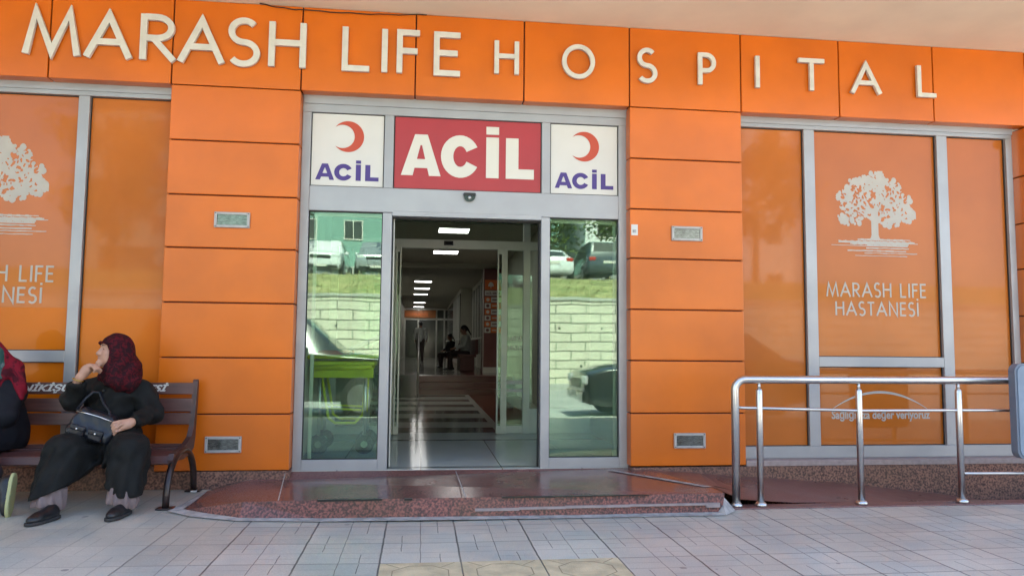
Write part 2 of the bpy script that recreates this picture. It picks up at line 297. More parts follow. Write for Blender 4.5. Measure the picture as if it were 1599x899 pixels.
# strokes: letters drawn as ribbons of constant width, extruded
def arc(cx, cy, rx, ry, a0, a1, n=18): return [(cx+rx*math.cos(R(a0+(a1-a0)*i/n)), cy+ry*math.sin(R(a0+(a1-a0)*i/n))) for i in range(n+1)]
GL = {
 'M': [[(0, 0), (.17, .93), (.5, .07), (.83, .93), (1, 0)]], 'A': [[(0, 0), (.5, .92), (1, 0)], [(.2, .34), (.8, .34)]],
 'R': [[(.06, 0), (.06, 1)], [(.1, .94), (.45, .94)]+arc(.45, .71, .42, .23, 90, -90, 12)[1:]+[(.1, .48)], [(.37, .46), (.97, 0)]],
 'S': [arc(.5, .74, .42, .24, 40, 270, 20)[:-1]+arc(.5, .26, .45, .24, 90, -145, 20)],
 'H': [[(.06, 0), (.06, 1)], [(.94, 0), (.94, 1)], [(.06, .54), (.94, .54)]], 'L': [[(.08, 1), (.08, .05), (1, .05)]],
 'I': [[(.5, 0), (.5, 1)]], 'İ': [[(.5, 0), (.5, 1)], [(.5, 1.16), (.5, 1.29)]], 'F': [[(.08, 0), (.08, .95), (1, .95)], [(.08, .52), (.9, .52)]],
 'E': [[(1, .95), (.08, .95), (.08, .05), (1, .05)], [(.08, .52), (.9, .52)]], 'O': [arc(.5, .5, .46, .46, 0, 360, 36)],
 'P': [[(.1, 0), (.1, 1)], [(.14, .935), (.45, .935)]+arc(.45, .69, .42, .245, 90, -90, 12)[1:]+[(.14, .445)]], 'T': [[(.5, 0), (.5, .95)], [(0, .95), (1, .95)]],
 'N': [[(.06, 0), (.06, 1), (.94, 0), (.94, 1)]]}
def ribbon(mb, pts, wd, y0, y1):
    P = [Vector(p) for p in pts]; closed = (P[0]-P[-1]).length < 1e-4; n = len(P)
    if closed: P = P[:-1]; n -= 1
    Lf, Rt = [], []
    for i in range(n):
        a = P[i-1] if (i > 0 or closed) else None; c = P[(i+1) % n] if (i < n-1 or closed) else None
        d1 = (P[i]-a).normalized() if a is not None else None; d2 = (c-P[i]).normalized() if c is not None else None
        if d1 is None: d1 = d2
        if d2 is None: d2 = d1
        n1 = Vector((-d1.y, d1.x)); n2 = Vector((-d2.y, d2.x)); mm = (n1+n2); mm = mm.normalized() if mm.length > 1e-6 else n1
        k = min(1/max(mm.dot(n1), .35), 2.6); Lf.append(P[i]+mm*wd/2*k); Rt.append(P[i]-mm*wd/2*k)
    m = n if closed else n-1
    v = [(p.x, y0, p.y) for p in Lf]+[(p.x, y0, p.y) for p in Rt]+[(p.x, y1, p.y) for p in Lf]+[(p.x, y1, p.y) for p in Rt]; f = []
    for i in range(m):
        j = (i+1) % n; f += [(i, j, n+j, n+i), (2*n+i, 3*n+i, 3*n+j, 2*n+j), (i, 2*n+i, 2*n+j, j), (n+i, n+j, 3*n+j, 3*n+i)]
    if not closed: f += [(0, n, 3*n, 2*n), (n-1, 3*n-1, 4*n-1, 2*n-1) if False else (n-1, 3*n-1, 4*n-1, 2*n-1)]
    mb.add(v, f); return mb
def glyph(mb, ch, x0, x1, z0, z1, wd, y0, y1):
    k = 0
    for st in GL[ch]:
        px = [(x0+(x1-x0)*p[0], z0+(z1-z0)*p[1]) for p in st]
        if ch in 'IİT' and len(set(p[0] for p in st)) == 1: px = [((x0+x1)/2, q[1]) for q in px]
        ribbon(mb, px, wd, y0-.0006*k, y1+.0004*k); k += 1
    return mb
WID = {'M': 1.0, 'A': .88, 'R': .62, 'S': .55, 'H': .74, 'L': .52, 'I': .12, 'İ': .12, 'F': .5, 'E': .52, 'O': .95, 'P': .55, 'T': .6, 'N': .78, ' ': .38}
def word(mb, s, x0, x1, z0, z1, wd, y0, y1):
    h = z1-z0; gap = .24; tot = sum(WID[c] for c in s)+gap*(len(s)-1); k = (x1-x0)/tot; x = x0
    for c in s:
        if c != ' ': glyph(mb, c, x, x+WID[c]*k, z0, z1, wd, y0, y1)
        x += (WID[c]+gap)*k
    return mb
def text_mesh(s, width, height, m, name, parent, org, bold=0, shear=0, tilt=0):
    cu = bpy.data.curves.new(name, 'FONT'); cu.body = s; cu.size = 1; cu.offset = bold; cu.shear = shear; cu.extrude = 0; cu.resolution_u = 3
    t = bpy.data.objects.new(name, cu); COL.objects.link(t); bpy.context.view_layer.update()
    me = bpy.data.meshes.new_from_object(t.evaluated_get(bpy.context.evaluated_depsgraph_get()))
    COL.objects.unlink(t); bpy.data.objects.remove(t)
    co = np.array([v.co[:] for v in me.vertices]); lo, hi = co.min(0), co.max(0); fs = [tuple(p.vertices) for p in me.polygons]
    V = [(org[0]+(c[0]-lo[0])/(hi[0]-lo[0])*width, org[1]+tilt*(c[1]-lo[1])/(hi[1]-lo[1])*height, org[2]+(c[1]-lo[1])/(hi[1]-lo[1])*height) for c in co]
    bpy.data.meshes.remove(me); return mobj(name, V, fs, m, parent, recalc=False)

# ---------------------------------------------------------------- signed-distance modelling for soft bodies
def surface_nets(f, lo, hi, h):
    n = [int((hi[i]-lo[i])/h)+2 for i in range(3)]; ax = [np.float32(lo[i])+np.arange(n[i], dtype=np.float32)*np.float32(h) for i in range(3)]
    G = np.meshgrid(*ax, indexing='ij'); V = np.asarray(f(np.stack(G, -1)), dtype=np.float32)
    V[0, :, :] = V[-1, :, :] = 1; V[:, 0, :] = V[:, -1, :] = 1; V[:, :, 0] = V[:, :, -1] = 1
    S = V < 0; c = [m-1 for m in n]; acc = np.zeros(c+[3], np.float32); cnt = np.zeros(c, np.float32)
    def sl(a, o): return a[o[0]:o[0]+c[0], o[1]:o[1]+c[1], o[2]:o[2]+c[2]]
    import itertools
    for axi in range(3):
        for o in itertools.product((0, 1), repeat=3):
            if o[axi]: continue
            o2 = list(o); o2[axi] = 1; a, b = sl(V, o), sl(V, o2); k = (a < 0) != (b < 0); t = np.where(k, a/np.where(k, a-b, 1), 0)
            for d in range(3): acc[..., d] += k*(o[d]+(t if d == axi else 0))
            cnt += k
    act = cnt > 0; idx = -np.ones(c, np.int64); idx[act] = np.arange(act.sum()); ii = np.argwhere(act)
    P = ii+acc[act]/cnt[act][:, None]; P = P*h+np.array(lo); faces = []
    for axi in range(3):
        b, d = (axi+1) % 3, (axi+2) % 3; A = np.take(S, range(0, n[axi]-1), axi); B = np.take(S, range(1, n[axi]), axi); e = np.argwhere(A != B)
        if not len(e): continue
        e = e[(e[:, b] > 0) & (e[:, d] > 0) & (e[:, b] < c[b]) & (e[:, d] < c[d])]; q = []
        for ob, od in ((0, 0), (1, 0), (1, 1), (0, 1)):
            g = e.copy(); g[:, b] -= ob; g[:, d] -= od; q.append(idx[g[:, 0], g[:, 1], g[:, 2]])
        Q = np.stack(q, 1); fl = S[e[:, 0], e[:, 1], e[:, 2]]; Q[~fl] = Q[~fl][:, ::-1]; faces.append(Q)
    F = np.concatenate(faces); return P, F[(F >= 0).all(1)]
def rc(p, a, b, ra, rb):                                     # tapered capsule
    a = np.array(a, np.float32); b = np.array(b, np.float32); ba = b-a; t = np.clip(((p-a)@ba)/max(float(ba@ba), 1e-9), 0, 1)
    return np.linalg.norm(p-a-t[..., None]*ba, axis=-1)-(ra+(rb-ra)*t)
def el(p, c, r):
    q = (p-np.array(c, np.float32))/np.array(r, np.float32); k = np.linalg.norm(q, axis=-1); return (k-1)*min(r)
def rbox(p, c, hs, r): q = np.abs(p-np.array(c, np.float32))-(np.array(hs, np.float32)-r); return np.linalg.norm(np.maximum(q, 0), axis=-1)+np.minimum(q.max(-1), 0)-r
def su(a, b, k): h = np.clip(.5+.5*(b-a)/k, 0, 1); return b+(a-b)*h-k*h*(1-h)
def sdiff(a, b, k): return -su(-a, b, k)
def nz(p, s, seed=0):                                        # cheap smooth pseudo-noise
    x, y, z = p[..., 0]*s, p[..., 1]*s, p[..., 2]*s
    return (np.sin(x*1.7+1.3*np.sin(y*1.1+seed)+seed)+np.sin(y*2.1+1.1*np.sin(z*1.3+seed*2))+np.sin(z*1.9+1.2*np.sin(x*1.5-seed)))/3
def sdf_obj(name, f, lo, hi, h, m, parent):
    P, F = surface_nets(f, lo, hi, h); off = np.array(OFF[parent.name]); me = bpy.data.meshes.new(name)
    me.from_pydata((P-off).tolist(), [], F.tolist()); me.materials.append(m); me.polygons.foreach_set('use_smooth', [True]*len(me.polygons))
    bm = bmesh.new(); bm.from_mesh(me)
    for _ in range(1): bmesh.ops.smooth_vert(bm, verts=bm.verts, factor=.4, use_axis_x=True, use_axis_y=True, use_axis_z=True)
    bmesh.ops.recalc_face_normals(bm, faces=bm.faces); bm.to_mesh(me); bm.free()
    o = bpy.data.objects.new(name, me); COL.objects.link(o); o.parent = parent; OFF[o.name] = OFF[parent.name]; return o
def join_meshes(name, parts, parent):                        # several patches of one body become one mesh
    bm = bmesh.new()
    for o in parts: bm.from_mesh(o.data)
    me = bpy.data.meshes.new(name); bm.to_mesh(me); bm.free(); me.materials.append(parts[0].data.materials[0])
    me.polygons.foreach_set('use_smooth', [True]*len(me.polygons))
    for o in parts: bpy.data.objects.remove(o)
    n = bpy.data.objects.new(name, me); COL.objects.link(n); n.parent = parent; OFF[n.name] = OFF[parent.name]; return n

#=================================================================== SETTING
def sheet(name, poly, z, m, kind='structure'):
    o = mobj(name, [(*p, z) if len(p) == 2 else p for p in poly], [tuple(range(len(poly)))], m, recalc=False); tag(o, kind=kind); return o
sheet('ground', [(-200, -200), (200, -200), (200, 200), (-200, 200)], -.6, M['ground'])
o = MB().box(-80, 80, -16.6, -6.32, -.55, -.13).obj('road', M['road']); tag(o, kind='structure')
# near pavement: one slab, left end a little higher; the strip beside the ramp is cut out
xs = [-14, -6, -2.2, -1.2, -.3, 0, 2.45, 8, 16]
def gz(x): return min(.03, max(0, -.016*x)) if x < 0 else 0
mb = MB()
for a, b in zip(xs[:-1], xs[1:]):
    yb = -.86 if a >= 2.45 else .1
    za, zb = gz(a), gz(b)
    mb.add([(a, -6.2, za), (b, -6.2, zb), (b, yb, zb), (a, yb, za), (a, -6.2, -.4), (b, -6.2, -.4), (b, yb, -.4), (a, yb, -.4)], [(0, 1, 2, 3), (0, 4, 5, 1), (2, 6, 7, 3)]+([(1, 5, 6, 2)] if a == 8 or b == 2.45 else []))
o = mobj('pavement', mb.v, mb.f, M['pav'], recalc=False); tag(o, kind='structure')
o = MB().box(-80, 80, -6.32, -6.2, -.4, .012, .01).obj('kerb', M['kerb']); tag(o, kind='structure')
o = MB().box(-80, 80, -17.95, -16.6, -.4, 0, .01).obj('far_pavement', M['kerb']); tag(o, kind='structure')
# yellow guiding tiles let into the pavement
mb = MB(); mk = MB(); 
for i in range(3):
    x0 = -.217+.475*i+.004; x1 = x0+.467
    for j in range(2):
        y1 = -2.226-.44*j; y0 = y1-.432; mb.box(x0, x1, y0, y1, -.03, .004, .003)
        cx, cy = (x0+x1)/2, (y0+y1)/2
        o8 = [(cx+.17*math.cos(R(a)), cy+.16*math.sin(R(a))) for a in range(22, 383, 45)]
        for a, b in zip(o8[:-1], o8[1:]):
            d = Vector((b[0]-a[0], b[1]-a[1])).normalized()*.003; mk.add([(a[0]-d.y, a[1]+d.x, .0052), (a[0]+d.y, a[1]-d.x, .0052), (b[0]+d.y, b[1]-d.x, .0052), (b[0]-d.y, b[1]+d.x, .0052)], [(0, 1, 2, 3)])
        for sx, sy in ((-1, -1), (-1, 1), (1, -1), (1, 1)):
            a = (cx+sx*.12, cy+sy*.115); b = (cx+sx*.2, cy+sy*.2); d = Vector((b[0]-a[0], b[1]-a[1])).normalized()*.0025
            mk.add([(a[0]-d.y, a[1]+d.x, .0056), (a[0]+d.y, a[1]-d.x, .0056), (b[0]+d.y, b[1]-d.x, .0056), (b[0]-d.y, b[1]+d.x, .0056)], [(0, 1, 2, 3)])
o = mb.obj('tactile_paving', M['yellow']); tag(o, kind='structure'); g = mobj('groove', mk.v, mk.f, M['dkline'], o, recalc=False)
# entrance platform (polished top, rough riser, cement fillet)
top = [(-1.9+.17, -.82, .035), (-1.25, -1.07, .135), (-.7, -1.12, .15), (2.36, -1.10, .15), (2.36, -.86, .15), (2.06, .12, .152), (-1.10, .12, .152), (-1.5, -.02, .095), (-1.72, -.25, .06), (-1.73, -.6, .04)]
bot = [(-1.76, -.83, .031), (-1.27, -1.11, .02), (-.7, -1.135, .012), (2.33, -1.115, .0)]
mb = MB(); mb.add(top, [tuple(range(len(top)))]); o = mobj('platform', mb.v, mb.f, M['polished'], recalc=False); tag(o, kind='structure')
mb = MB(); mb.add(top[:4]+bot, [(0, 4, 5, 1), (1, 5, 6, 2), (2, 6, 7, 3)]); mb.add([(2.36, -1.10, .15), (2.33, -1.115, 0), (2.45, -.86, 0), (2.36, -.86, .15)], [(0, 1, 2, 3)])
o = mobj('riser', mb.v, mb.f, M['riser'], recalc=False); tag(o, kind='structure')
mb = MB(); out = [(-1.80, -.62, .034), (-1.84, -.86, .036), (-1.62, -1.04, .032), (-1.25, -1.18, .026), (-.7, -1.21, .018), (1.2, -1.20, .006), (2.33, -1.20, .005), (2.47, -1.05, .005), (2.47, -.86, .006)]
inn = [(-1.73, -.6, .040), (-1.74, -.82, .040), (-1.55, -.95, .037), (-1.26, -1.108, .032), (-.7, -1.132, .024), (1.2, -1.127, .012), (2.30, -1.112, .012), (2.36, -1.0, .14), (2.37, -.86, .151)]
for i in range(8): mb.add([out[i], out[i+1], inn[i+1], inn[i]], [(0, 1, 2, 3)])
mb.add([(-1.80, -.62, .034), (-1.73, -.6, .042), (-1.72, -.25, .062), (-1.5, -.02, .097), (-1.1, .1, .155), (-1.12, .0, .158), (-1.62, .0, .036), (-1.79, -.2, .034)], [(0, 1, 2, 7), (7, 2, 3, 6), (3, 4, 5, 6)])
o = mobj('cement_edge', mb.v, mb.f, M['cement'], recalc=False); tag(o, kind='structure')
# cement patch line on the riser and dark broken joint, thin pale joints
mb = MB(); pts = [(.42, .058), (.75, .064), (1.1, .068), (1.6, .072), (2.2, .074), (2.31, .055)]
for a, b in zip(pts[:-1], pts[1:]): mb.box(a[0], b[0], -1.124-.006, -1.105, min(a[1], b[1])-.006, max(a[1], b[1])+.008)
o = mb.obj('cement_repair', M['stone']); tag(o, kind='structure')
mb = MB(); 
for x0, x1, t in ((-.72, -.26, .011), (-.1, -.04, .014), (.62, 1.02, .008), (1.02, 1.3, .005), (1.3, 1.75, .004)): mb.box(x0, x1, -1.127, -1.11+.004, .150-t, .1525)
o = mb.obj('broken_edge', M['black']); tag(o, kind='structure')
mb = MB()
for a, b in (((-1.0, -1.1), (-1.15, .03)), ((2.36, -.86), (1.75, .0)), ((.35, -1.12), (.33, .02))):
    d = Vector((b[0]-a[0], b[1]-a[1])).normalized()*.004; z = .1545
    za = .147 if a[0] < -.8 else z
    mb.add([(a[0]-d.y, a[1]+d.x, za), (a[0]+d.y, a[1]-d.x, za), (b[0]+d.y, b[1]-d.x, z), (b[0]-d.y, b[1]+d.x, z)], [(0, 1, 2, 3)])
mb.add([(2.36, -.86, .154), (2.29, -.86, .154), (1.70, .0, .154), (1.76, .0, .154)], [(0, 1, 2, 3)])
o = mobj('stone_joint', mb.v, mb.f, M['cement'], recalc=False); tag(o, kind='structure')
# ramp down to the right along the plinth
rp = [(2.04, .152), (2.6, .118), (3.04, .088), (3.89, .02), (4.94, -.10), (5.47, -.18), (6.6, -.3), (14, -.31)]
mb = MB(); v = []
for (x, z), zf in zip(rp, (.15, .05, .018, .006, -.10, -.19, -.31, -.32)): v += [(x+(.32 if x == 2.04 else 0), -.862, zf), (x, .12, z)]
mb.add(v, [(2*i, 2*i+2, 2*i+3, 2*i+1) for i in range(len(rp)-1)]); o = mobj('ramp', mb.v, mb.f, M['ramp'], recalc=False); tag(o, kind='structure')
o = MB().box(2.47, 14, -1.0, -.86, -.4, .012, .008).obj('ramp_kerb', M['ramp']); tag(o, kind='structure')
mb = MB(); P_ = [(2.385, -.875), (2.5, -.858), (2.58, -.864), (2.66, -.868), (2.62, -.845), (2.58, -.82), (2.52, -.835), (2.43, -.79), (2.38, -.81)]; mb.add([(x, y, .158-.2*min(.5, max(0, x-2.36))) for x, y in P_], [tuple(range(9))]); o = mobj('ramp_crack', mb.v, mb.f, M['gasket'], recalc=False); tag(o, kind='structure')
# bank, upper terrace
mb = MB(); nx, ny = 90, 14; v = []
for j in range(ny+1):
    t = j/ny; y = -18.25-5.3*t
    for i in range(nx+1): v.append((-80+160*i/nx, y, 2.86+1.27*t+(.09*math.sin(i*.9+j*1.7)+random.uniform(-.06, .06))*math.sin(math.pi*t)))
mb.add(v, [(j*(nx+1)+i, j*(nx+1)+i+1, (j+1)*(nx+1)+i+1, (j+1)*(nx+1)+i) for j in range(ny) for i in range(nx)])
o = mobj('bank', mb.v, mb.f, M['drygrass'], recalc=False); tag(o, kind='structure')
bm_v = []; bm_f = []
for k in range(9000):
    x = random.uniform(-16, 20); t = random.random(); y = -18.3-5.2*t; z = 2.84+1.27*t; h = random.uniform(.06, .22); a = random.uniform(0, 6.28); n = len(bm_v); dx, dy = .02*math.cos(a), .02*math.sin(a)
    bm_v += [(x-dx, y-dy, z), (x+dx, y+dy, z), (x+random.uniform(-.08, .08), y+random.uniform(-.08, .08), z+h)]; bm_f.append((n, n+1, n+2))
o = mobj('bank_grass', bm_v, bm_f, M['blade'], recalc=False); tag(o, 'dry yellow green grass covering the bank above the block wall', 'grass', kind='stuff')
o = MB().box(-80, 80, -120, -23.5, 3.5, 4.13).obj('upper_terrace', M['road']); tag(o, kind='structure')
# retaining wall
rw = empty('retaining_wall', (3, -18, -.13), 'long pale blockwork retaining wall with drain holes across the road', 'wall')
MB().box(-80, 80, -18.25, -17.95, -.13, 2.86).obj('wall_face', M['wall'], rw); MB().box(-80, 80, -18.35, -17.9, 2.86, 2.97, .015).obj('coping', M['coping'], rw)
mb = MB()
for i in range(14):
    for z in (.6, 1.9): mb.lathe((-8+i*1.5+(.7 if z > 1 else 0), -17.945, z), [(.045, -.02), (.045, .004)], 10, 1)
mb.obj('drain_hole', M['gasket'], rw)

#=================================================================== HOSPITAL BUILDING
B = empty('hospital_building', (.45, 0, 0), 'orange clad hospital front with glazed entrance and cream overhang above', 'building')
FJ = [-5.32, -4.28, -3.257, -2.236, -1.119, -.097, .914, 1.931, 3.044, 4.063, 5.073, 6.095, 7.11, 8.12]
for a, b in zip(FJ[:-1], FJ[1:]):
    MB().box(a+.006, b-.006, 0, .125, 3.554, 4.326, .006).obj('fascia_panel', M['orange'], B)
bx('joint_backing', M['core'], B, -5.3, 8.1, .02, .12, 3.562, 4.328)
PJ = [.179, .664, 1.148, 1.624, 2.102, 2.57, 3.055, 3.551]
def pillar(x0, x1):
    p = bx('pillar', M['core'], B, x0+.015, x1-.015, .014, .42, .185, 3.552)
    for a, b in zip(PJ[:-1], PJ[1:]): bx('cladding_panel', M['orange'], p, x0, x1, 0, .30, a+.005, b-.006, bev=.006)
for a in ((-2.23, -1.117), (1.931, 3.039), (6.09, 7.1), (-6.0, -4.9)): pillar(*a)
mb = MB(); mb.box(-14, -2.232, .004, .35, -.1, .2215, .003); mb.box(-2.232, -1.112, .004, .35, -.1, .177, .003); mb.box(1.938, 14, .004, .35, -.4, .17, .003); mb.obj('granite_plinth', M['plinth'], B)
mb = MB(); mb.box(3.042, 6.085, .0, .3, .171, .222, .004); mb.obj('window_ledge', M['stone'], B)
# windows
LX = 0
def logo_mask(nx=190, ny=200):
    xs = np.linspace(-1, 1, nx); zs = np.linspace(0, 1, ny); Xg, Zg = np.meshgrid(xs, zs, indexing='ij')
    rg = np.random.default_rng(3); m = np.zeros_like(Xg, bool)
    # crown: many small irregular clumps inside a broad dome
    lob = [(-.55, .42, .34, .15), (-.62, .62, .26, .14), (-.35, .78, .30, .13), (.02, .88, .36, .115), (.38, .76, .3, .14), (.6, .6, .3, .13), (.66, .42, .34, .10), (.1, .62, .5, .22), (-.1, .48, .5, .14), (.38, .36, .3, .09), (-.15, .7, .4, .16)]
    for (a, b, c, d) in lob:
        for k in range(46):
            r = math.sqrt(rg.random()); t = rg.random()*6.283; cx, cz = a+c*r*math.cos(t), b+d*r*math.sin(t); q = rg.uniform(.028, .06)
            m |= ((Xg-cx)**2+((Zg-cz)*1.0*1.02)**2*1.9) < q*q*rg.uniform(.7, 1.3)
    for k in range(110):                                     # gaps between the clumps
        cx, cz = rg.uniform(-.8, .8), rg.uniform(.38, .82); q = rg.uniform(.008, .028); an = rg.random()*3
        u = (Xg-cx)*math.cos(an)+(Zg-cz)*math.sin(an)*1.4; v = -(Xg-cx)*math.sin(an)+(Zg-cz)*math.cos(an)*1.4
        m &= ~((u/1.9)**2+v**2 < q*q)
    tw = .085+.10*np.clip((.16-Zg)/.1, 0, 1)**2; m |= (np.abs(Xg-.0) < tw) & (Zg > .085) & (Zg < .5)
    for (x0, z0, x1, z1, wd) in ((0, .33, -.5, .5, .022), (0, .36, .5, .47, .02), (0, .38, -.3, .72, .02), (.02, .4, .3, .72, .02)):
        t = np.clip(((Xg-x0)*(x1-x0)+(Zg-z0)*(z1-z0))/((x1-x0)**2+(z1-z0)**2), 0, 1); m |= ((Xg-x0-t*(x1-x0))**2+(Zg-z0-t*(z1-z0))**2) < (wd*(1.2-t))**2
    for zc, a, b, th in ((.085, -.42, .72, .010), (.055, -.88, .95, .012), (.03, -.6, .8, .012), (0.005, -.2, .78, .014), (-.03, -.7, 1.0, .010), (-.06, -.45, .85, .010), (-.1, 0, 0, 0)):
        zz = zc+.0
        m |= (np.abs(Zg*1.0-(zz+.13)*.0-(zz+.0)*1.0-.0) < th*(1+.3*np.sin(Xg*40+zc*90))) & (Xg > a) & (Xg < b)
    return xs, zs, m
def mask_mesh(xs, zs, m, x0, x1, z0, z1, y):
    v, f = [], []; dx = (x1-x0)/(len(xs)); dz = (z1-z0)/len(zs)
    for j in range(len(zs)):
        i = 0; col = m[:, j]
        while i < len(xs):
            if col[i]:
                k = i
                while k < len(xs) and col[k]: k += 1
                n = len(v); a, b, c, d = x0+i*dx, x0+k*dx, z0+j*dz, z0+(j+1)*dz; v += [(a, y, c), (b, y, c), (b, y, d), (a, y, d)]; f.append((n, n+1, n+2, n+3)); i = k
            i += 1
    return v, f
xs_, zs_, tm = logo_mask()
def big_window(x0, m1, m2, x1, right):
    mb = MB(); y0, y1 = .13, .20
    mb.box(x0, x1, y0, y1, 3.452, 3.60, .004)
    mb.box(x0, x1, y0-.001, y1, .223, .335, .004)
    for a, b in ((x0, x0+.07), m1, m2, (x1-.07, x1)): mb.box(a, b, y0+.001, y1, .335, 3.452, .004)
    mb.box(m1[1], m2[0], y0+.002, y1, 1.098, 1.196, .004); mb.box(x0, x1, y0-.012, y0, 3.49, 3.60, .003)
    W = mb.obj('window', M['alu'], B); p = .175
    g = MB()
    for a, b, c, d in ((x0+.07, m1[0], .335, 3.452), (m1[1], m2[0], 1.196, 3.452), (m1[1], m2[0], .335, 1.098), (m2[1], x1-.07, .335, 3.452)):
        frame(g, a, b, c, d, p-.012, p+.001, .007, bev=0)
        if right: bx('pane', M['film'], W, a, b, p, p+.012, c, d)
        elif c < 1 and d < 1.2: bx('pane', M['film_van_refl'], W, a, b, p, p+.012, c, d)
        else: bx('pane', M['film'], W, a, b, p, p+.012, 1.566, d); bx('pane', M['film_van_refl'], W, a, b, p, p+.0115, c, 1.566)  # lower band coloured to imitate the van mirrored in the pane
    g.obj('gasket', M['gasket'], W)
    cx = 4.512 if right else m1[1]+(m2[0]-m1[1])/2
    v, f = mask_mesh(xs_, zs_, tm, cx-.45, cx+.45, 2.30, 3.07, p-.0015); mobj('tree_emblem', v, f, M['decal'], W, recalc=False)
    # lines of ground under the tree
    g = MB()
    for z, a, b, t in ((2.37, -.18, .38, .009), (2.335, -.38, .46, .009), (2.305, -.47, .33, .008), (2.283, -.10, .36, .014), (2.255, -.3, .33, .016), (2.232, -.12, .45, .010), (2.205, -.22, .34, .009)):
        n = 14; P = [(cx+a+(b-a)*i/n, z+random.uniform(-.002, .002)) for i in range(n+1)]
        for i in range(n):
            q = t*(.55+.45*random.random())/2; g.add([(P[i][0], p-.002, P[i][1]-q), (P[i+1][0], p-.002, P[i+1][1]-q), (P[i+1][0], p-.002, P[i+1][1]+q), (P[i][0], p-.002, P[i][1]+q)], [(0, 1, 2, 3)])
    mobj('ground_strokes', g.v, g.f, M['decal'], W, recalc=False)
    mb = MB(); word(mb, 'MARASH LIFE', cx-.53, cx+.53, 1.79, 1.932, .017, p-.003, p-.001); word(mb, 'HASTANESİ', cx-.442, cx+.442, 1.605, 1.742, .017, p-.003, p-.001)
    mb.obj('lettering', M['decal'], W)
    text_mesh('Sağlığınıza değer veriyoruz', 1.04, .115, M['decal'], 'slogan', W, (cx-.512, p-.002, .565), bold=.028)
    A = [(cx-.52+.026*i, .675+.175*(1-((i-20)/20)**2)) for i in range(41)]
    for i in range(41): pass
    mb = MB(); v = []
    for i, (x, z) in enumerate(A): t = .004+.02*(1-((i-20)/20)**2); v += [(x, p-.002, z-t/2), (x, p-.002, z+t/2)]
    mb.add(v, [(2*i, 2*i+2, 2*i+3, 2*i+1) for i in range(40)]); mobj('slogan_arc', mb.v, mb.f, M['decal'], W, recalc=False)
    return W
big_window(2.985, (3.75, 3.862), (5.185, 5.30), 6.03, True)
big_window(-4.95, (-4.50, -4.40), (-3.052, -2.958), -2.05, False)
# entrance screen
mb = MB(); y0, y1 = .13, .21
mb.box(-1.115, 1.95, y0, y1, 3.40, 3.60, .004); mb.box(-1.10, 1.95, y0-.014, y0, 3.475, 3.60, .003)
for a, b in ((-1.115, -1.036), (1.856, 1.95)): mb.box(a, b, y0+.001, y1, .155, 3.40, .004)
for a, b in ((-.37, -.285), (1.108, 1.19)): mb.box(a, b, y0, y1, .155, 2.484, .004); mb.box(a, b, y0, y1, 2.714, 3.40, .004)
mb.box(-1.036, 1.856, y0-.004, y1, 2.486, 2.714, .005); mb.box(-.285, 1.108, y0-.010, y1, 2.455, 2.5, .004)
for a, b in ((-1.036, -.37), (1.19, 1.856)): mb.box(a, b, y0+.002, y1, .155, .247, .004)
E = mb.obj('entrance_frame', M['alu'], B)
for a, b in ((-1.036, -.37), (1.19, 1.856)):
    bx('side_pane', M['sidegl'], E, a, b, .165, .171, .247, 2.486); g = MB(); frame(g, a, b, .247, 2.486, .153, .164, .008, bev=0); g.obj('gasket', M['gasket'], E)
g = MB(); frame(g, -.285, 1.108, .155, 2.455, .212, .26, .012, .001, .012, bev=0); g.obj('dark_reveal', M['gasket'], E)
for a, b in ((-1.0, -.262), (1.12, 1.86)):               # outer sliding leaves, parked open behind the side panes
    mb = MB(); frame(mb, a, b, .165, 2.50, .235, .265, .035, .06, .05); l = mb.obj('sliding_door', M['alu_in'], B); bx('pane', M['doorgl'], l, a+.035, b-.035, .248, .252, .225, 2.45)
# inner screen
mb = MB(); Y0, Y1 = 2.8, 2.9
mb.box(-1.15, 2.2, Y0, Y1, 2.515, 2.63, .004); mb.box(-1.15, 2.2, Y0, Y1, 3.3, 3.4, .004)
for a, b in ((-1.15, -1.05), (-.40, -.335), (1.042, 1.102), (1.312, 1.40)): mb.box(a, b, Y0+.001, Y1-.002, .155, 2.515, .004)
mb.box(1.312, 1.40, Y0+.001, Y1-.002, 2.63, 3.3, .004)
mb.box(1.102, 1.312, Y0+.004, Y1, .16, .25, .003); mb.box(1.4, 2.2, Y0+.004, Y1, .16, .47, .003); mb.box(-1.05, -.40, Y0+.004, Y1, .16, .25, .003)
I = mb.obj('inner_screen', M['alu_in'], B)
for a, b, c, d in ((1.102, 1.312, .25, 2.515), (1.4, 2.2, .47, 2.515), (-1.05, -.40, .25, 2.515), (-1.15, 1.312, 2.63, 3.3), (1.4, 2.2, 2.63, 3.3)): bx('pane', M['doorgl'], I, a, b, 2.845, 2.851, c, d)
for a, b in ((-.33, -.262), (.962, 1.04)):               # open leaf edges
    mb = MB(); mb.box(a, a+.02, 2.73, 2.77, .165, 2.51, .003); mb.box(b-.022, b, 2.73, 2.77, .165, 2.51, .003); mb.box(a, b, 2.731, 2.769, .165, .26); mb.box(a, b, 2.731, 2.769, 2.45, 2.51); l = mb.obj('sliding_door', M['alu_in'], B); bx('pane', M['doorgl'], l, a+.02, b-.022, 2.748, 2.752, .26, 2.45)
g = MB(); word(g, 'MARAS', 1.11, 1.30, 1.34, 1.40, .008, 2.842, 2.844); g.obj('pane_lettering', M['sgw'], I); g = MB(); word(g, 'HASTA', 1.11, 1.30, 1.22, 1.28, .008, 2.842, 2.844); g.obj('pane_lettering', M['sgw'], I); bx('frosted_band', M['sgw'], I, 1.104, 1.31, 2.8425, 2.8440, .78, .83); bx('frosted_band', M['sgw'], I, 1.104, 1.31, 2.8425, 2.8440, .68, .72)
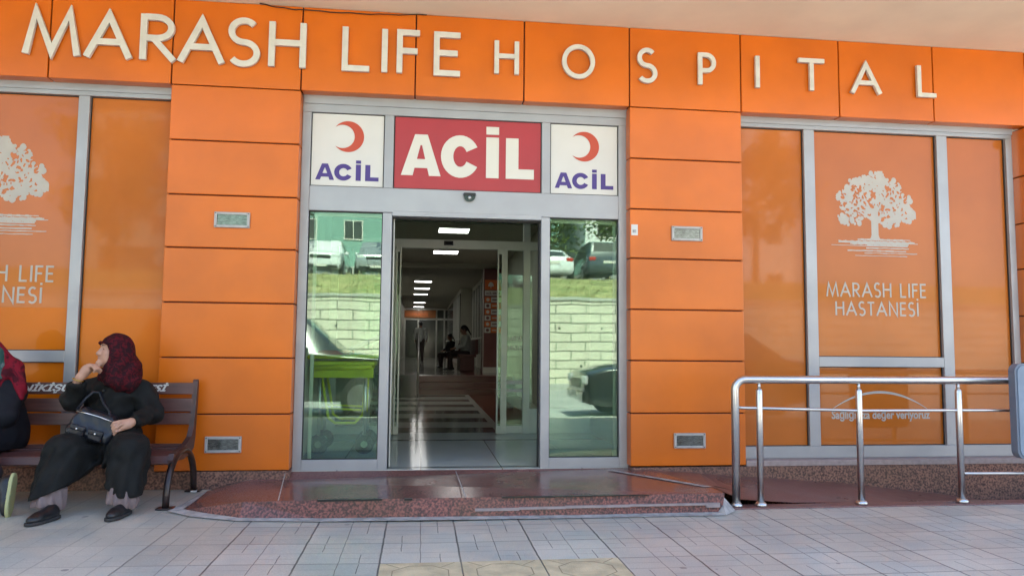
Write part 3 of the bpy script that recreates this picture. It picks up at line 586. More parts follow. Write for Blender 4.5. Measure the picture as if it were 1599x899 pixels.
# overhang and upper storeys
mb = MB(); mb.box(-14, 9, -2.1, .3, 4.33, 5.6, .01); mb.box(-14, 14, .12, 10, 5.59, 8.0, .01); mb.box(-14, 14, .3, .5, 4.29, 4.9); mb.obj('overhang', M['soffit'], B)
bx('added_sky_blocker', M['soffit'], B, -16, -7.2, -5.6, .1, -.3, 9.0)  # unseen mass added to block sky and darken the left of the facade
mb = MB(); mb.box(-14, -4.95, .21, .4, .22, 3.6); mb.box(7.0, 14, .15, .4, -.3, 3.6); mb.box(-14, 14, .22, .4, 3.6, 4.33); mb.obj('outer_wall', M['orange'], B)
# hall behind the doors
mb = MB(); mb.box(-1.35, -1.15, .2, 9, 0, 3.5); mb.box(-1.35, -1.0, 9, 38, 0, 3.5); mb.box(2.2, 2.4, .2, 13.3, 0, 3.5); mb.box(1.95, 2.4, 13.8, 22, .5, 3.5); mb.box(1.5, 2.4, 22, 38, .5, 3.5)
mb.box(-1.35, 2.4, 38, 38.2, 0, 3.5); mb.obj('hall_wall', M['hall'], B)
mb = MB(); mb.box(-1.4, 2.4, .2, 38.2, 3.49, 3.6); mb.box(-1.2, 2.3, 6.0, 6.35, 3.38, 3.49); mb.box(-1.2, 2.3, 13.3, 13.9, 3.36, 3.49); mb.obj('hall_ceiling', M['hallc'], B)
for y in (16, 26, 36): bx('roof_shell', M['hallc'], B, -2, 3, y-6, y+6, 3.7, 3.8) if y == 26 else None
bx('outer_shell', M['hallc'], B, -1.6, 2.7, .4, 40, 3.62, 3.7)
o = MB().box(-1.36, 2.4, .118, 10.6, -.1, .156).obj('hall_floor', M['hallf']); tag(o, kind='structure')
o = MB().box(-1.36, 2.4, 10.96, 38.2, -.1, .55).obj('upper_hall_floor', M['hallf']); tag(o, kind='structure')
for k in range(3): bx('step', M['stair'], B, -.04, 2.2, 10.3+.3*k, 10.62+.3*k+(.3 if k == 2 else 0), .13, .155+.13*(k+1)+(.012 if k == 2 else 0), bev=.003)
bx('stair_side_block', M['darkgl'], B, -1.1, -.055, 9.4, 11.0, .156, .64)
p = bx('hall_pillar', M['dkred'], B, 1.665, 2.35, 13.3, 13.8, .55, 3.40, bev=.01); bx('skirting', M['sgw'], p, 1.66, 2.36, 13.292, 13.3, .55, .70); bx('pale_strip', M['sgw'], p, 1.655, 1.675, 13.285, 13.299, .70, 3.4)
mb = MB()
for i in range(11): y = 14.6+i*1.25; xw = 1.95 if y < 22 else 1.5; mb.box(xw-.06, xw, y, y+.12, .55, 3.3, .004)
mb.box(1.9, 1.945, 13.9, 22, 1.5, 1.56); mb.box(1.45, 1.495, 22, 37, 1.5, 1.56); mb.obj('partition_post', M['alu_in'], B)
mb = MB(); mb.box(1.925, 1.948, 13.9, 22, 1.0, 3.3); mb.box(1.475, 1.498, 22, 37, 1.0, 3.3); mb.obj('partition_glazing', M['darkgl'], B)
mb = MB(); mb.box(-1.0, 1.5, 37, 37.1, 2.75, 2.86); mb.box(-1.0, 1.5, 37, 37.1, 3.34, 3.45)
for x in (-1.0, -.22, .84, 1.3): mb.box(x, x+.09, 37.001, 37.1, .55, 3.4)
mb.obj('end_partition', M['alu_in'], B); bx('end_door', M['darkgl'], B, -1.0, 1.5, 37.04, 37.06, .56, 3.35)

# ---- sign letters
S = empty('fascia_lettering', (.8, 0, 3.95), 'large pale raised capital letters spelling the hospital name on orange fascia', 'sign')
def let(ch, a, b, z0, z1, wd): mb = MB(); glyph(mb, ch, a, b, z0, z1, wd, -.042, -.012); st = mb.obj('letter', M['white'], S)
K = .0275
for ch, a, b in (('M', -3.46, -2.985), ('A', -2.965, -2.555), ('R', -2.505, -2.185), ('A', -2.185, -1.775), ('S', -1.765, -1.475), ('H', -1.412, -1.07)): let(ch, a+K*(1 if ch in 'MA' else .6), b-K*(1 if ch in 'MA' else .6), 3.745, 4.158, .055)
for ch, a, b in (('L', -.762, -.513), ('I', -.415, -.351), ('F', -.268, -.06), ('E', .066, .312)): let(ch, a+.01, b, 3.747, 4.15, .053)
for ch, a, b in (('H', .628, .862), ('O', 1.268, 1.585), ('S', 1.995, 2.19), ('P', 2.592, 2.79), ('I', 3.176, 3.222), ('T', 3.612, 3.9), ('A', 4.17, 4.485), ('L', 4.87, 5.085)): let(ch, a+.01, b-.01, 3.79, 4.105, .043)
# ---- the three illuminated-type signs over the door
def bold_word(name, parent, x0, x1, z0, z1, y, m, wd):
    """heavy grotesque letters A C I(dotted) L"""
    W = x1-x0; H = z1-z0; y0, y1 = y-.004, y
    mb = MB(); a, b = x0, x0+W*.295; t = wd; P = lambda u, v: (a+(b-a)*u, z0+H*v)
    q = t/(b-a)*.92
    v = [P(0, 0), P(.34, 1), P(.66, 1), P(1, 0), P(1-q, 0), P(1-q+.0-.06, .2), P(q+.06, .2), P(q, 0)]
    # A as left leg, right leg, bar (split so that the counter stays open)
    mb.prism([P(0, 0), P(.34, 1), P(.5, 1), P(.5, .74), P(.5-.02, .74), P(q, 0)], y0, y1); mb.prism([P(.5, 1), P(.66, 1), P(1, 0), P(1-q, 0), P(.52, .74), P(.5, .74)], y0-.0003, y1)
    mb.prism([P(q+.01, .185), P(1-q-.01, .185), P(.66, .40), P(.34, .40)], y0-.0006, y1); mb.obj('letter', m, parent)
    cx = x0+W*.44; rx = W*.145; mb = MB(); th = t; o = arc(cx, z0+H*.5, rx, H*.52, 28, 332, 28); i = arc(cx, z0+H*.5, rx-th*.98, H*.52-th*.88, 28, 332, 28)
    v = [(p[0], y0, p[1]) for p in o]+[(p[0], y0, p[1]) for p in i]+[(p[0], y1, p[1]) for p in o]+[(p[0], y1, p[1]) for p in i]; n = len(o); f = []
    for k in range(n-1): f += [(k, k+1, n+k+1, n+k), (k, 2*n+k, 2*n+k+1, k+1), (n+k, n+k+1, 3*n+k+1, 3*n+k)]
    f += [(0, n, 3*n, 2*n), (n-1, 2*n-1, 4*n-1, 3*n-1)]; mb.add(v, f); mb.obj('letter', m, parent)
    a = x0+W*.635; mb = MB(); mb.box(a, a+t*1.02, y0, y1, z0, z0+H); mb.box(a, a+t*1.02, y0, y1, z0+H*1.07, z0+H*1.26); mb.obj('letter', m, parent)
    a = x0+W*.785; mb = MB(); mb.prism([(a, z0), (x1, z0), (x1, z0+t*.8), (a+t*1.02, z0+t*.8), (a+t*1.02, z0+H), (a, z0+H)], y0, y1); mb.obj('letter', m, parent)
s = empty('emergency_sign', (.41, .15, 2.715), 'wide red emergency sign with big cream word over the doorway', 'sign'); 
bx('panel', M['sign_r'], s, -.275, 1.10, .150, .185, 2.722, 3.394, bev=.002); bold_word('ACIL', s, -.215, 1.035, 2.845, 3.235, .1495, M['sign_t'], .118)
g = MB(); frame(g, -.283, 1.106, 2.716, 3.399, .146, .19, .006, bev=0); g.obj('edge_trim', M['gasket'], s)
for a, b, lab in ((-1.034, -.372, 'square white emergency sign with red crescent, above the left pane with the stretcher'), (1.192, 1.854, 'square white emergency sign with red crescent, beside the right orange pillar')):
    s = empty('crescent_sign', ((a+b)/2, .15, 2.715), lab, 'sign', 'white crescent signs over the side panes'); bx('panel', M['sign_w'], s, a+.006, b-.006, .150, .185, 2.722, 3.394, bev=.002)
    g = MB(); frame(g, a, b, 2.716, 3.399, .146, .19, .006, bev=0); g.obj('edge_trim', M['gasket'], s)
    bold_word('ACIL', s, a+.045, b-.045, 2.775, 2.925, .1495, M['sign_b'], .045)
    cx, cz, rr = (a+b)/2+.0, 3.185, .145; t0 = 38
    cx2 = cx-.05; r2 = .118; outer = arc(cx, cz, rr, rr, -142, 142, 40); 
    e0 = outer[0]; ang = math.degrees(math.atan2(outer[-1][1]-cz, outer[-1][0]-cx2)); r2 = math.hypot(outer[-1][1]-cz, outer[-1][0]-cx2)
    inner = arc(cx2, cz, r2, r2, -ang, ang, 40); v = []; f = []
    for y in (.1455, .1495): v += [(p[0], y, p[1]) for p in outer]+[(p[0], y, p[1]) for p in inner]
    for k in range(40): f += [(k, k+1, 41+k+1, 41+k), (k, 82+k, 82+k+1, k+1), (41+k, 41+k+1, 123+k+1, 123+k)]
    mobj('crescent', v, f, M['sign_o'], s)
# door sensors
def sensor(x, y, z, k, lab):
    s = empty('motion_sensor', (x, y, z), lab, 'sensor'); mb = MB(); v = []
    mb.box(x-.058*k, x+.058*k, y-.03, y, z-.005, z+.025*k, .008); mb.obj('housing', M['black'], s)
    n = 14; mb = MB(); P = [(x+.056*k*math.cos(R(180+180*i/n)), z+.0+.058*k*math.sin(R(180+180*i/n))) for i in range(n+1)]; mb.prism(P, y-.026, y-.002); mb.obj('dome', M['dome'], s)
    MB().lathe((x, y-.03, z-.022), [(.002, -.012), (.012, -.010), (.018, 0), (.018, .006)], 12, 1).obj('lens', M['rim'], s)
sensor(.425, .126, 2.665, 1, 'black half round motion sensor on the grey header under the red sign')
s = empty('motion_sensor', (.327, 2.8, 2.58), 'small dark motion sensor on the inner door header, below the ceiling lamp', 'sensor'); MB().box(.27, .39, 2.76, 2.80, 2.555, 2.61, .006).obj('housing', M['black'], s); MB().box(.29, .37, 2.752, 2.762, 2.565, 2.59).obj('lens', M['dome'], s)

# wall lamps in the pillars
lamps = [(-1.818, 2.283, 'rectangular wall lamp high on the left pillar'), (-1.820, .337, 'rectangular wall lamp low on left pillar, behind the bench arm'), (2.33, 2.276, 'rectangular wall lamp high on the right pillar near white sticker'), (2.338, .345, 'rectangular wall lamp low on the right pillar beside the handrail')]
for i, (x, z, lab) in enumerate(lamps):
    if i == 0:
        L0 = empty('wall_lamp', (x, 0, z), lab, 'lamp', 'recessed wall lamps in the pillars'); mb = MB(); frame(mb, x, x+.302, z, z+.138, -.022, .004, .024, bev=.004); fr = mb.obj('frame', M['lampf'], L0)
        bx('reflector', M['lampin'], L0, x+.02, x+.285, -.004, -.001, z+.02, z+.12); bx('lens', M['lampg'], L0, x+.022, x+.281, -.014, -.011, z+.022, z+.118)
        mb = MB(); [mb.lathe((x+a, -.024, z+c), [(.005, 0), (.005, .004)], 8, 1) for a in (.012, .29) for c in (.012, .126)]; mb.obj('screw', M['gasket'], fr)
    else:
        c = link_copy(L0); c.location = (x, 0, z); c['label'] = lab
st = empty('sticker', (1.972, -.0015, 2.365), 'small white sticker on the upper right pillar panel', 'sticker'); bx('sheet', M['paper'], st, 1.942, 2.005, -.0015, -.0003, 2.318, 2.42); bx('grey_print', M['lampin'], st, 1.955, 1.99, -.0021, -.0016, 2.34, 2.372)
# cctv camera at the far right pillar
c = empty('security_camera', (5.99, -.02, 3.46), 'small round grey security camera at right end under the fascia', 'camera'); MB().lathe((6.125, -.045, 3.475), [(.052, .03), (.06, 0), (.05, -.045), (.03, -.06)], 20, 1).obj('housing', M['lampf'], c); MB().lathe((6.125, -.107, 3.475), [(.028, .004), (.022, -.012), (.006, -.018)], 16, 1).obj('lens', M['dome'], c); bx('bracket', M['lampf'], c, 6.105, 6.155, -.02, .0, 3.42, 3.5)
# loose cable under the overhang
def wavy(p0, p1, n, sag): return [Vector(p0).lerp(Vector(p1), i/n)+Vector((0, 0, -sag*math.sin(math.pi*i/n)+.004*math.sin(i*1.9))) for i in range(n+1)]
o = MB().tube(wavy((-1.5, -.02, 4.325), (-1.09, -.02, 4.29), 8, .01)+wavy((-1.05, -.02, 4.288), (.0, -.02, 4.318), 12, .012)[1:], .005, 6).obj('cable', M['cable'], None, (-1.3, -.02, 4.3), True); tag(o, 'thin black cable sagging under the overhang above the big letters', 'cable')

#=================================================================== HALL CONTENTS
def hall_lamp(x, y, lab):
    l = empty('ceiling_light', (x, y, 3.49), lab, 'ceiling light', 'ceiling lights along the hall'); mb = MB(); mb.box(x-.31, x+.31, y-.31, y-.285, 3.47, 3.49); mb.box(x-.31, x+.31, y+.285, y+.31, 3.47, 3.49); mb.box(x-.31, x-.285, y-.285, y+.285, 3.47, 3.49); mb.box(x+.285, x+.31, y-.285, y+.285, 3.47, 3.49)
    mb.obj('frame', M['tube2'], l); bx('diffuser', M['tube'], l, x-.285, x+.285, y-.285, y+.285, 3.478, 3.486); return l
HL = [(.59, 7.46, 'square lit ceiling lamp, nearest to the entrance and largest'), (.545, 10.82, 'second lit ceiling lamp, just inside the sliding door header'), (.04, 19.1, 'third lit ceiling lamp, first of the distant row'), (0, 22.3, 'fourth lit ceiling lamp from the entrance, in the distant row'), (-.05, 25.6, 'fifth lit ceiling lamp from the entrance, in the distant row'), (-.11, 32.0, 'sixth lit ceiling lamp, before the last one'), (-.16, 36.2, 'last and dimmest ceiling lamp by the brown sign')]
l0 = hall_lamp(*HL[0])
for x, y, lab in HL[1:]: c = link_copy(l0); c.location = (x, y, 3.49); c['label'] = lab
s = empty('direction_sign', (-.08, 36.9, 2.9), 'brown orange direction sign above the far glass doors', 'sign'); bx('board', M['bigsign'], s, -.99, .83, 36.92, 36.98, 2.88, 3.30); text_mesh('GÖĞÜS POLİKLİNİĞİ', 1.3, .2, M['sgo'], 'lettering', s, (-.93, 36.915, 3.0), .02)
d = empty('directory_board', (1.9, 13.25, 2.0), 'orange and white hall directory board on the dark red pillar', 'sign')
bx('header', M['sgo'], d, 1.70, 2.16, 13.262, 13.29, 2.79, 3.06); mb = MB()
n = 14; P = [(1.86+.075*math.cos(R(180*i/n)), 2.88+.12*math.sin(R(180*i/n))) for i in range(n+1)]; mb.prism(P, 13.25, 13.2615); mb.box(1.85, 1.87, 13.2505, 13.262, 2.84, 2.88); mb.obj('tree_emblem', M['sgw'], d)
bx('title_strip', M['sgw'], d, 1.70, 2.16, 13.262, 13.29, 2.63, 2.77); text_mesh('ACİL SERVİS', .38, .075, M['dkred'], 'lettering', d, (1.73, 13.258, 2.665), .03)
for k in range(6):
    z = 2.45-.165*k; bx('row_icon', M['sgo' if k % 2 == 0 else 'sgw'], d, 1.70, 1.86, 13.262, 13.29, z, z+.14); bx('row_plate', M['sgw' if k % 2 == 0 else 'sgo'], d, 1.87, 2.16, 13.262, 13.29, z, z+.14)
    MB().lathe((1.78, 13.261, z+.07), [(.045, .003), (.045, -.004)], 12, 1).obj('icon', M['dkred' if k % 2 else 'sgw'], d); bx('row_text', M['dkred' if k % 2 == 0 else 'sgw'], d, 1.90, 2.06-.02*(k % 3), 13.256, 13.262, z+.055, z+.085)
# handrail on the hall steps
h = empty('stair_handrail', (-.06, 10, .155), 'slim steel handrail beside the hall steps', 'handrail'); MB().tube([(-.05, 9.4, .156), (-.05, 9.4, 1.16), (-.05, 9.5, 1.2), (-.06, 11.4, 1.55), (-.06, 11.5, 1.5), (-.06, 11.5, .55)], .022, 8).obj('rail', M['steel'], h, smooth=True); MB().tube([(-.05, 9.4, .7), (-.06, 11.5, 1.0)], .012, 6).obj('mid_bar', M['steel'], h)
# waiting bench
w_ = empty('waiting_bench', (1.25, 14.6, .55), 'dark red waiting bench along the hall wall by the pillar', 'bench')
MB().box(1.05, 1.55, 14.1, 15.9, .95, 1.03, .02).obj('seat', M['seat'], w_); MB().box(1.52, 1.6, 14.1, 15.9, 1.03, 1.45, .02).obj('backrest', M['seat'], w_); MB().box(1.1, 1.5, 14.15, 15.85, .56, .95, .01).obj('base', M['seat'], w_)

#=================================================================== PEOPLE
def headsdf(p, c, F, sc=1.0):
    """head with face in its own frame: F = look direction"""
    F = Vector(F).normalized(); Sd = Vector((0, 0, 1)).cross(F).normalized(); U = F.cross(Sd); Mx = np.array([F, Sd, U], np.float32)
    q = (p-np.array(c, np.float32))@Mx.T/sc; a = q.copy(); a[..., 1] = np.abs(a[..., 1])
    d = el(q, (-.01, 0, .03), (.098, .078, .098)); d = su(d, el(q, (.028, 0, -.045), (.068, .058, .075)), .03)
    d = su(d, rc(q, (.088, 0, .028), (.112, 0, -.016), .010, .0135), .012); d = su(d, rc(a, (.100, .0, -.02), (.097, .013, -.022), .009, .007), .008)
    d = su(d, rc(a, (.088, .012, .045), (.074, .045, .042), .010, .009), .014); d = su(d, rc(a, (.068, .042, -.012), (.055, .038, -.055), .022, .024), .03)
    d = sdiff(d, rc(a, (.098, .031, .022), (.1, .034, .022), .013, .012), .012); d = su(d, rc(a, (.078, .031, .021), (.078, .033, .021), .0135, .0135), .003)
    d = su(d, rc(q, (.094, 0, -.085), (.088, 0, -.09), .021, .021), .02); d = su(d, rc(a, (.0975, 0, -.047), (.088, .02, -.05), .0075, .004), .006); d = su(d, rc(a, (.0965, 0, -.059), (.088, .017, -.057), .008, .004), .006)
    d = sdiff(d, rc(a, (.105, 0, -.053), (.092, .023, -.054), .0022, .0015), .003); d = su(d, el(a, (-.012, .078, .005), (.018, .010, .032)), .006)
    return d*sc, Mx
def finger(d, p, pts, r0, r1, k=.004):
    for i in range(len(pts)-1):
        t0, t1 = i/(len(pts)-1), (i+1)/(len(pts)-1); d = su(d, rc(p, pts[i], pts[i+1], r0+(r1-r0)*t0, r0+(r1-r0)*t1), k)
    return d
def shoe_f(p, c, dirv, L=.25, up=(0, 0, 1)):
    F = Vector(dirv).normalized(); U = Vector(up); Sd = U.cross(F).normalized(); U = F.cross(Sd); Mx = np.array([F, Sd, U], np.float32); q = (p-np.array(c, np.float32))@Mx.T/(L/.25)
    return q
def shoe_upper(p, c, dv, L=.25, up=(0, 0, 1)):
    q = shoe_f(p, c, dv, L, up); d = el(q, (.045, 0, .032), (.092, .045, .038)); d = su(d, el(q, (-.075, 0, .045), (.055, .037, .052)), .04); d = su(d, rc(q, (-.06, 0, .06), (.04, 0, .045), .036, .03), .03)
    return np.maximum(d, .012-q[..., 2])
def shoe_sole(p, c, dv, L=.25, up=(0, 0, 1)):
    q = shoe_f(p, c, dv, L, up); q2 = q.copy(); q2[..., 2] = 0; d = su(el(q2, (.045, 0, 0), (.1, .049, .05)), el(q2, (-.075, 0, 0), (.062, .041, .05)), .05)
    return np.maximum(d, np.abs(q[..., 2]-.010)-.011)

#---- woman on the bench
P1 = empty('person', (-2.42, -.5, .40), 'seated woman in dark red headscarf and long black coat, hand at her chin', 'person')
HC, HF = (-2.43, -.43, 1.185), (-.70, -.70, .13)
def f_head(p): d, _ = headsdf(p, HC, HF, 1.08); return su(d, rc(p, (-2.42, -.40, 1.10), (-2.44, -.36, .95), .055, .06), .03)
a1 = sdf_obj('h', f_head, (-2.62, -.62, .92), (-2.28, -.25, 1.34), .0045, M['skin'], P1)
def f_rh(p):   # right hand curled under the chin
    d = rc(p, (-2.635, -.63, .90), (-2.575, -.675, 1.0), .036, .028); d = su(d, rc(p, (-2.565, -.675, 1.015), (-2.535, -.665, 1.065), .030, .034), .02)
    d = su(d, rc(p, (-2.56, -.64, 1.02), (-2.525, -.625, 1.065), .028, .026), .02)
    kn = [(-2.535, -.685, 1.085), (-2.525, -.665, 1.095), (-2.52, -.643, 1.098), (-2.52, -.622, 1.094)]
    for i, k in enumerate(kn):
        k = Vector(k); m = k+Vector((.045, .006, .006-.006*i)); e = m+Vector((.022, .012, -.028)); t = e+Vector((-.012, .008, -.018)); d = finger(d, p, [Vector((-2.55, -.66+.012*i, 1.04)), k, m, e, t], .0125, .0095, .005)
    return finger(d, p, [(-2.548, -.632, 1.03), (-2.515, -.61, 1.06), (-2.488, -.605, 1.085), (-2.468, -.60, 1.095)], .015, .010, .006)
a2 = sdf_obj('h', f_rh, (-2.72, -.76, .86), (-2.40, -.54, 1.15), .0042, M['skin'], P1)
def f_lh(p):   # left hand resting on the bag
    d = rc(p, (-2.16, -.58, .672), (-2.185, -.66, .665), .030, .030); d = su(d, rc(p, (-2.195, -.675, .662), (-2.24, -.70, .655), .032, .034), .02); d = su(d, rc(p, (-2.20, -.69, .64), (-2.235, -.71, .63), .026, .026), .02)
    for i in range(4):
        k = Vector((-2.255+.004*i, -.712-.004*i, .675-.021*i)); m = k+Vector((-.035+.004*i, -.018, -.008)); e = m+Vector((-.016, .008, -.022)); t = e+Vector((.010, .012, -.014)); d = finger(d, p, [Vector((-2.215, -.695, .662-.01*i)), k, m, e, t], .0125, .0095, .004)
    return finger(d, p, [(-2.205, -.70, .665), (-2.235, -.735, .655), (-2.262, -.745, .632), (-2.276, -.742, .612)], .014, .010, .006)
a3 = sdf_obj('h', f_lh, (-2.36, -.82, .56), (-2.08, -.52, .74), .0042, M['skin'], P1)
def f_core(p):  # body under the clothes
    d = rc(p, (-2.5, -.3, .55), (-2.46, -.34, .88), .15, .12)
    for q in (((-2.60, -.36, .89), (-2.67, -.55, .82), .05, .045), ((-2.67, -.55, .82), (-2.60, -.655, .95), .045, .035), ((-2.28, -.33, .89), (-2.16, -.40, .71), .05, .032), ((-2.16, -.40, .71), (-2.18, -.62, .667), .032, .030), ((-2.60, -.3, .5), (-2.59, -.82, .5), .09, .07), ((-2.59, -.82, .5), (-2.59, -1.0, .10), .06, .04), ((-2.38, -.3, .5), (-2.13, -.79, .49), .09, .07), ((-2.13, -.79, .49), (-2.12, -.9, .10), .06, .04), ((-2.44, -.36, .88), (-2.43, -.39, 1.05), .06, .055)): d = su(d, rc(p, *q), .03)
    return d
a4 = sdf_obj('h', f_core, (-2.8, -1.1, .04), (-2.0, -.1, 1.12), .012, M['skin'], P1)
body = join_meshes('body', [a4, a1, a2, a3], P1)
Fv = Vector(HF).normalized(); Sv = Vector((0, 0, 1)).cross(Fv).normalized(); Uv = Fv.cross(Sv)
def hp(a, b, c): return Vector(HC)+(Fv*a+Sv*b+Uv*c)*1.08
for s_ in (-1, 1): sdf_obj('eye', lambda p, s_=s_: rc(p, hp(.0875, .029*s_, .019), hp(.0875, .036*s_, .019), .0058, .0045), tuple(hp(.08, .033*s_, .019)-Vector((.03,)*3)), tuple(hp(.08, .033*s_, .019)+Vector((.03,)*3)), .0025, M['eye'], body)
sdf_obj('mouth', lambda p: su(rc(p, hp(.103, 0, -.050), hp(.093, .019, -.0535), .0035, .002), rc(p, hp(.103, 0, -.050), hp(.093, -.019, -.0535), .0035, .002), .002), tuple(hp(.1, 0, -.05)-Vector((.04,)*3)), tuple(hp(.1, 0, -.05)+Vector((.04,)*3)), .0025, M['lip'], body)
for s_ in (-1, 1): sdf_obj('eyebrow', lambda p, s_=s_: rc(p, hp(.0985, .014*s_, .047), hp(.084, .044*s_, .047), .0035, .002), tuple(hp(.09, .03*s_, .047)-Vector((.04,)*3)), tuple(hp(.09, .03*s_, .047)+Vector((.04,)*3)), .0025, M['hair'], body)
def f_coat(p):
    d = rc(p, (-2.50, -.30, .55), (-2.46, -.33, .84), .225, .185); d = su(d, rc(p, (-2.62, -.35, .885), (-2.27, -.32, .885), .085, .085), .06)
    for q in (((-2.64, -.36, .88), (-2.675, -.54, .83), .088, .08), ((-2.675, -.54, .83), (-2.60, -.655, .945), .08, .058), ((-2.235, -.32, .875), (-2.14, -.38, .705), .09, .085), ((-2.14, -.38, .705), (-2.175, -.625, .668), .082, .055)): d = su(d, rc(p, *q), .025)
    d = su(d, rc(p, (-2.59, -.3, .48), (-2.585, -.83, .475), .145, .125), .06); d = su(d, rc(p, (-2.38, -.3, .48), (-2.14, -.80, .465), .145, .13), .06)
    d = su(d, rc(p, (-2.585, -.84, .46), (-2.60, -.965, .16), .125, .135), .05); d = su(d, rc(p, (-2.14, -.81, .46), (-2.125, -.90, .16), .13, .125), .05)
    d = su(d, rc(p, (-2.5, -.62, .46), (-2.26, -.6, .46), .10, .10), .10); d = su(d, rc(p, (-2.47, -.75, .40), (-2.42, -.78, .26), .06, .05), .09); d = su(d, rc(p, (-2.25, -.75, .40), (-2.27, -.78, .24), .06, .05), .09)
    ang = np.arctan2(p[..., 1]+.55, p[..., 0]+2.36); low = np.clip((.62-p[..., 2])/.3, 0, 1)
    d = d+low*.011*np.sin(ang*21+3*np.sin(p[..., 2]*7)+2*p[..., 0]*9)+.009*nz(p, 17, 1)+.005*nz(p, 34, 3)+.007*np.abs(nz(p, 11, 8))*np.sin(p[..., 0]*50-p[..., 2]*38+3*nz(p, 9, 2))*np.clip(1.3-2*np.abs(p[..., 2]-.5), 0, 1)+.014*np.sin(p[..., 2]*42+6*np.sin(p[..., 0]*9)+p[..., 1]*14)*np.clip((p[..., 2]-.58)/.2, 0, 1)*.6
    hem = .205-.05*np.sin(p[..., 0]*9+1.2)+.10*np.exp(-((p[..., 0]+2.365)/.09)**2)
    d = np.maximum(d, hem-p[..., 2]); d = np.maximum(d, (.405-p[..., 2])*np.where(p[..., 1] > -.60, 1, -1)-np.where(p[..., 1] > -.60, 0, 9)) if False else d
    slot = rc(p, (-2.365, -1.1, .12), (-2.365, -.80, .34), .045, .012); d = sdiff(d, slot, .03)
    d = np.maximum(d, -np.maximum(np.abs(p[..., 0]+2.60)-.05, p[..., 1]+9)) if False else d
    d = sdiff(d, rc(p, (-2.585, -.675, .985), (-2.57, -.685, 1.02), .046, .05), .004); d = sdiff(d, rc(p, (-2.195, -.685, .665), (-2.22, -.72, .66), .045, .05), .004)
    bench = np.maximum(np.maximum(p[..., 2]-.428, -.615-p[..., 1]), -.2); return np.maximum(d, -bench)
ct = sdf_obj('coat', f_coat, (-2.84, -1.16, .06), (-1.96, -.06, 1.04), .0095, M['coat'], P1)
mb = MB()
for q in ((-2.462, -.512, .895), (-2.468, -.527, .83)): MB().lathe(q, [(.010, .004), (.010, -.003), (.006, -.006)], 10, 1).obj('button', M['shoe'], ct)
for (ax, ay, az), (bx_, by_, bz) in (((-2.59, -.86, .42), (-2.605, -.985, .13)), ((-2.14, -.83, .42), (-2.13, -.925, .13))):
    def f_tr(p):
        d = rc(p, (ax, ay, az), (bx_, by_, bz), .075, .105)+.009*np.sin(np.arctan2(p[..., 1]-by_, p[..., 0]-bx_)*9+1)*np.clip((.3-p[..., 2])/.15, 0, 1)
        return np.maximum(np.maximum(d, (.085+.03*np.sin(p[..., 0]*14+1))-p[..., 2]), p[..., 2]-.23)
    sdf_obj('trouser_leg', f_tr, (bx_-.16, by_-.16, .03), (bx_+.16, by_+.24, .26), .008, M['mauve'], P1)
for c, dv in (((-2.565, -1.13, .032), (-.28, -1, 0)), ((-2.115, -1.02, .032), (-.12, -1, 0))):
    q = MB(); s_ = sdf_obj('shoe', lambda p: shoe_upper(p, c, dv, .26), (c[0]-.2, c[1]-.2, 0), (c[0]+.2, c[1]+.2, .2), .006, M['shoe'], P1); sdf_obj('sole', lambda p: shoe_sole(p, c, dv, .265), (c[0]-.2, c[1]-.2, 0), (c[0]+.2, c[1]+.2, .09), .006, M['sole'], s_)
def f_sc(p):
    hd, Mx = headsdf(p, HC, HF, 1.08); q = (p-np.array(HC, np.float32))@Mx.T/1.08
    d = el(q, (-.018, 0, .03), (.120, .100, .122)); d = su(d, rc(p, (-2.41, -.42, 1.16), (-2.37, -.38, 1.04), .113, .122), .05)
    d = su(d, rc(p, (-2.36, -.37, 1.03), (-2.33, -.39, .96), .122, .095), .05); d = su(d, rc(p, (-2.42, -.47, 1.03), (-2.40, -.50, .985), .085, .07), .05); d = su(d, rc(p, (-2.50, -.40, .99), (-2.34, -.45, .95), .05, .07), .05)
    face = el(q, (.125, 0, -.026), (.125, .080, .100)); d = sdiff(d, face, .010); d = np.maximum(d, -(el(q, (.07, 0, -.026), (.09, .074, .097))))
    d = np.maximum(d, -(rc(p, (-2.53, -.66, 1.05), (-2.47, -.61, 1.075), .042, .03)))
    fold = .006*np.sin(q[..., 0]*55+q[..., 2]*38+4*np.sin(q[..., 1]*22))*np.clip((.05-q[..., 2])/.1, 0, 1)+.004*nz(p, 30, 2)
    return d+fold
sdf_obj('headscarf', f_sc, (-2.64, -.66, .83), (-2.12, -.18, 1.42), .007, M['scarf'], P1)
MB().tube([hp(.062, -.074, .045), hp(.098, -.045, .064), hp(.112, 0, .070), hp(.098, .045, .064), hp(.062, .074, .045)], .0075, 8).obj('scarf_band', M['scarf'], P1, smooth=True)
v = [Vector((-2.585, -.675, .985))+Vector((.036*math.cos(a), .034*math.sin(a), -.012*math.cos(a))) for a in [i*math.pi/8 for i in range(17)]]; MB().tube(v, .0045, 6, False).obj('bracelet', M['gold'], P1, smooth=True)
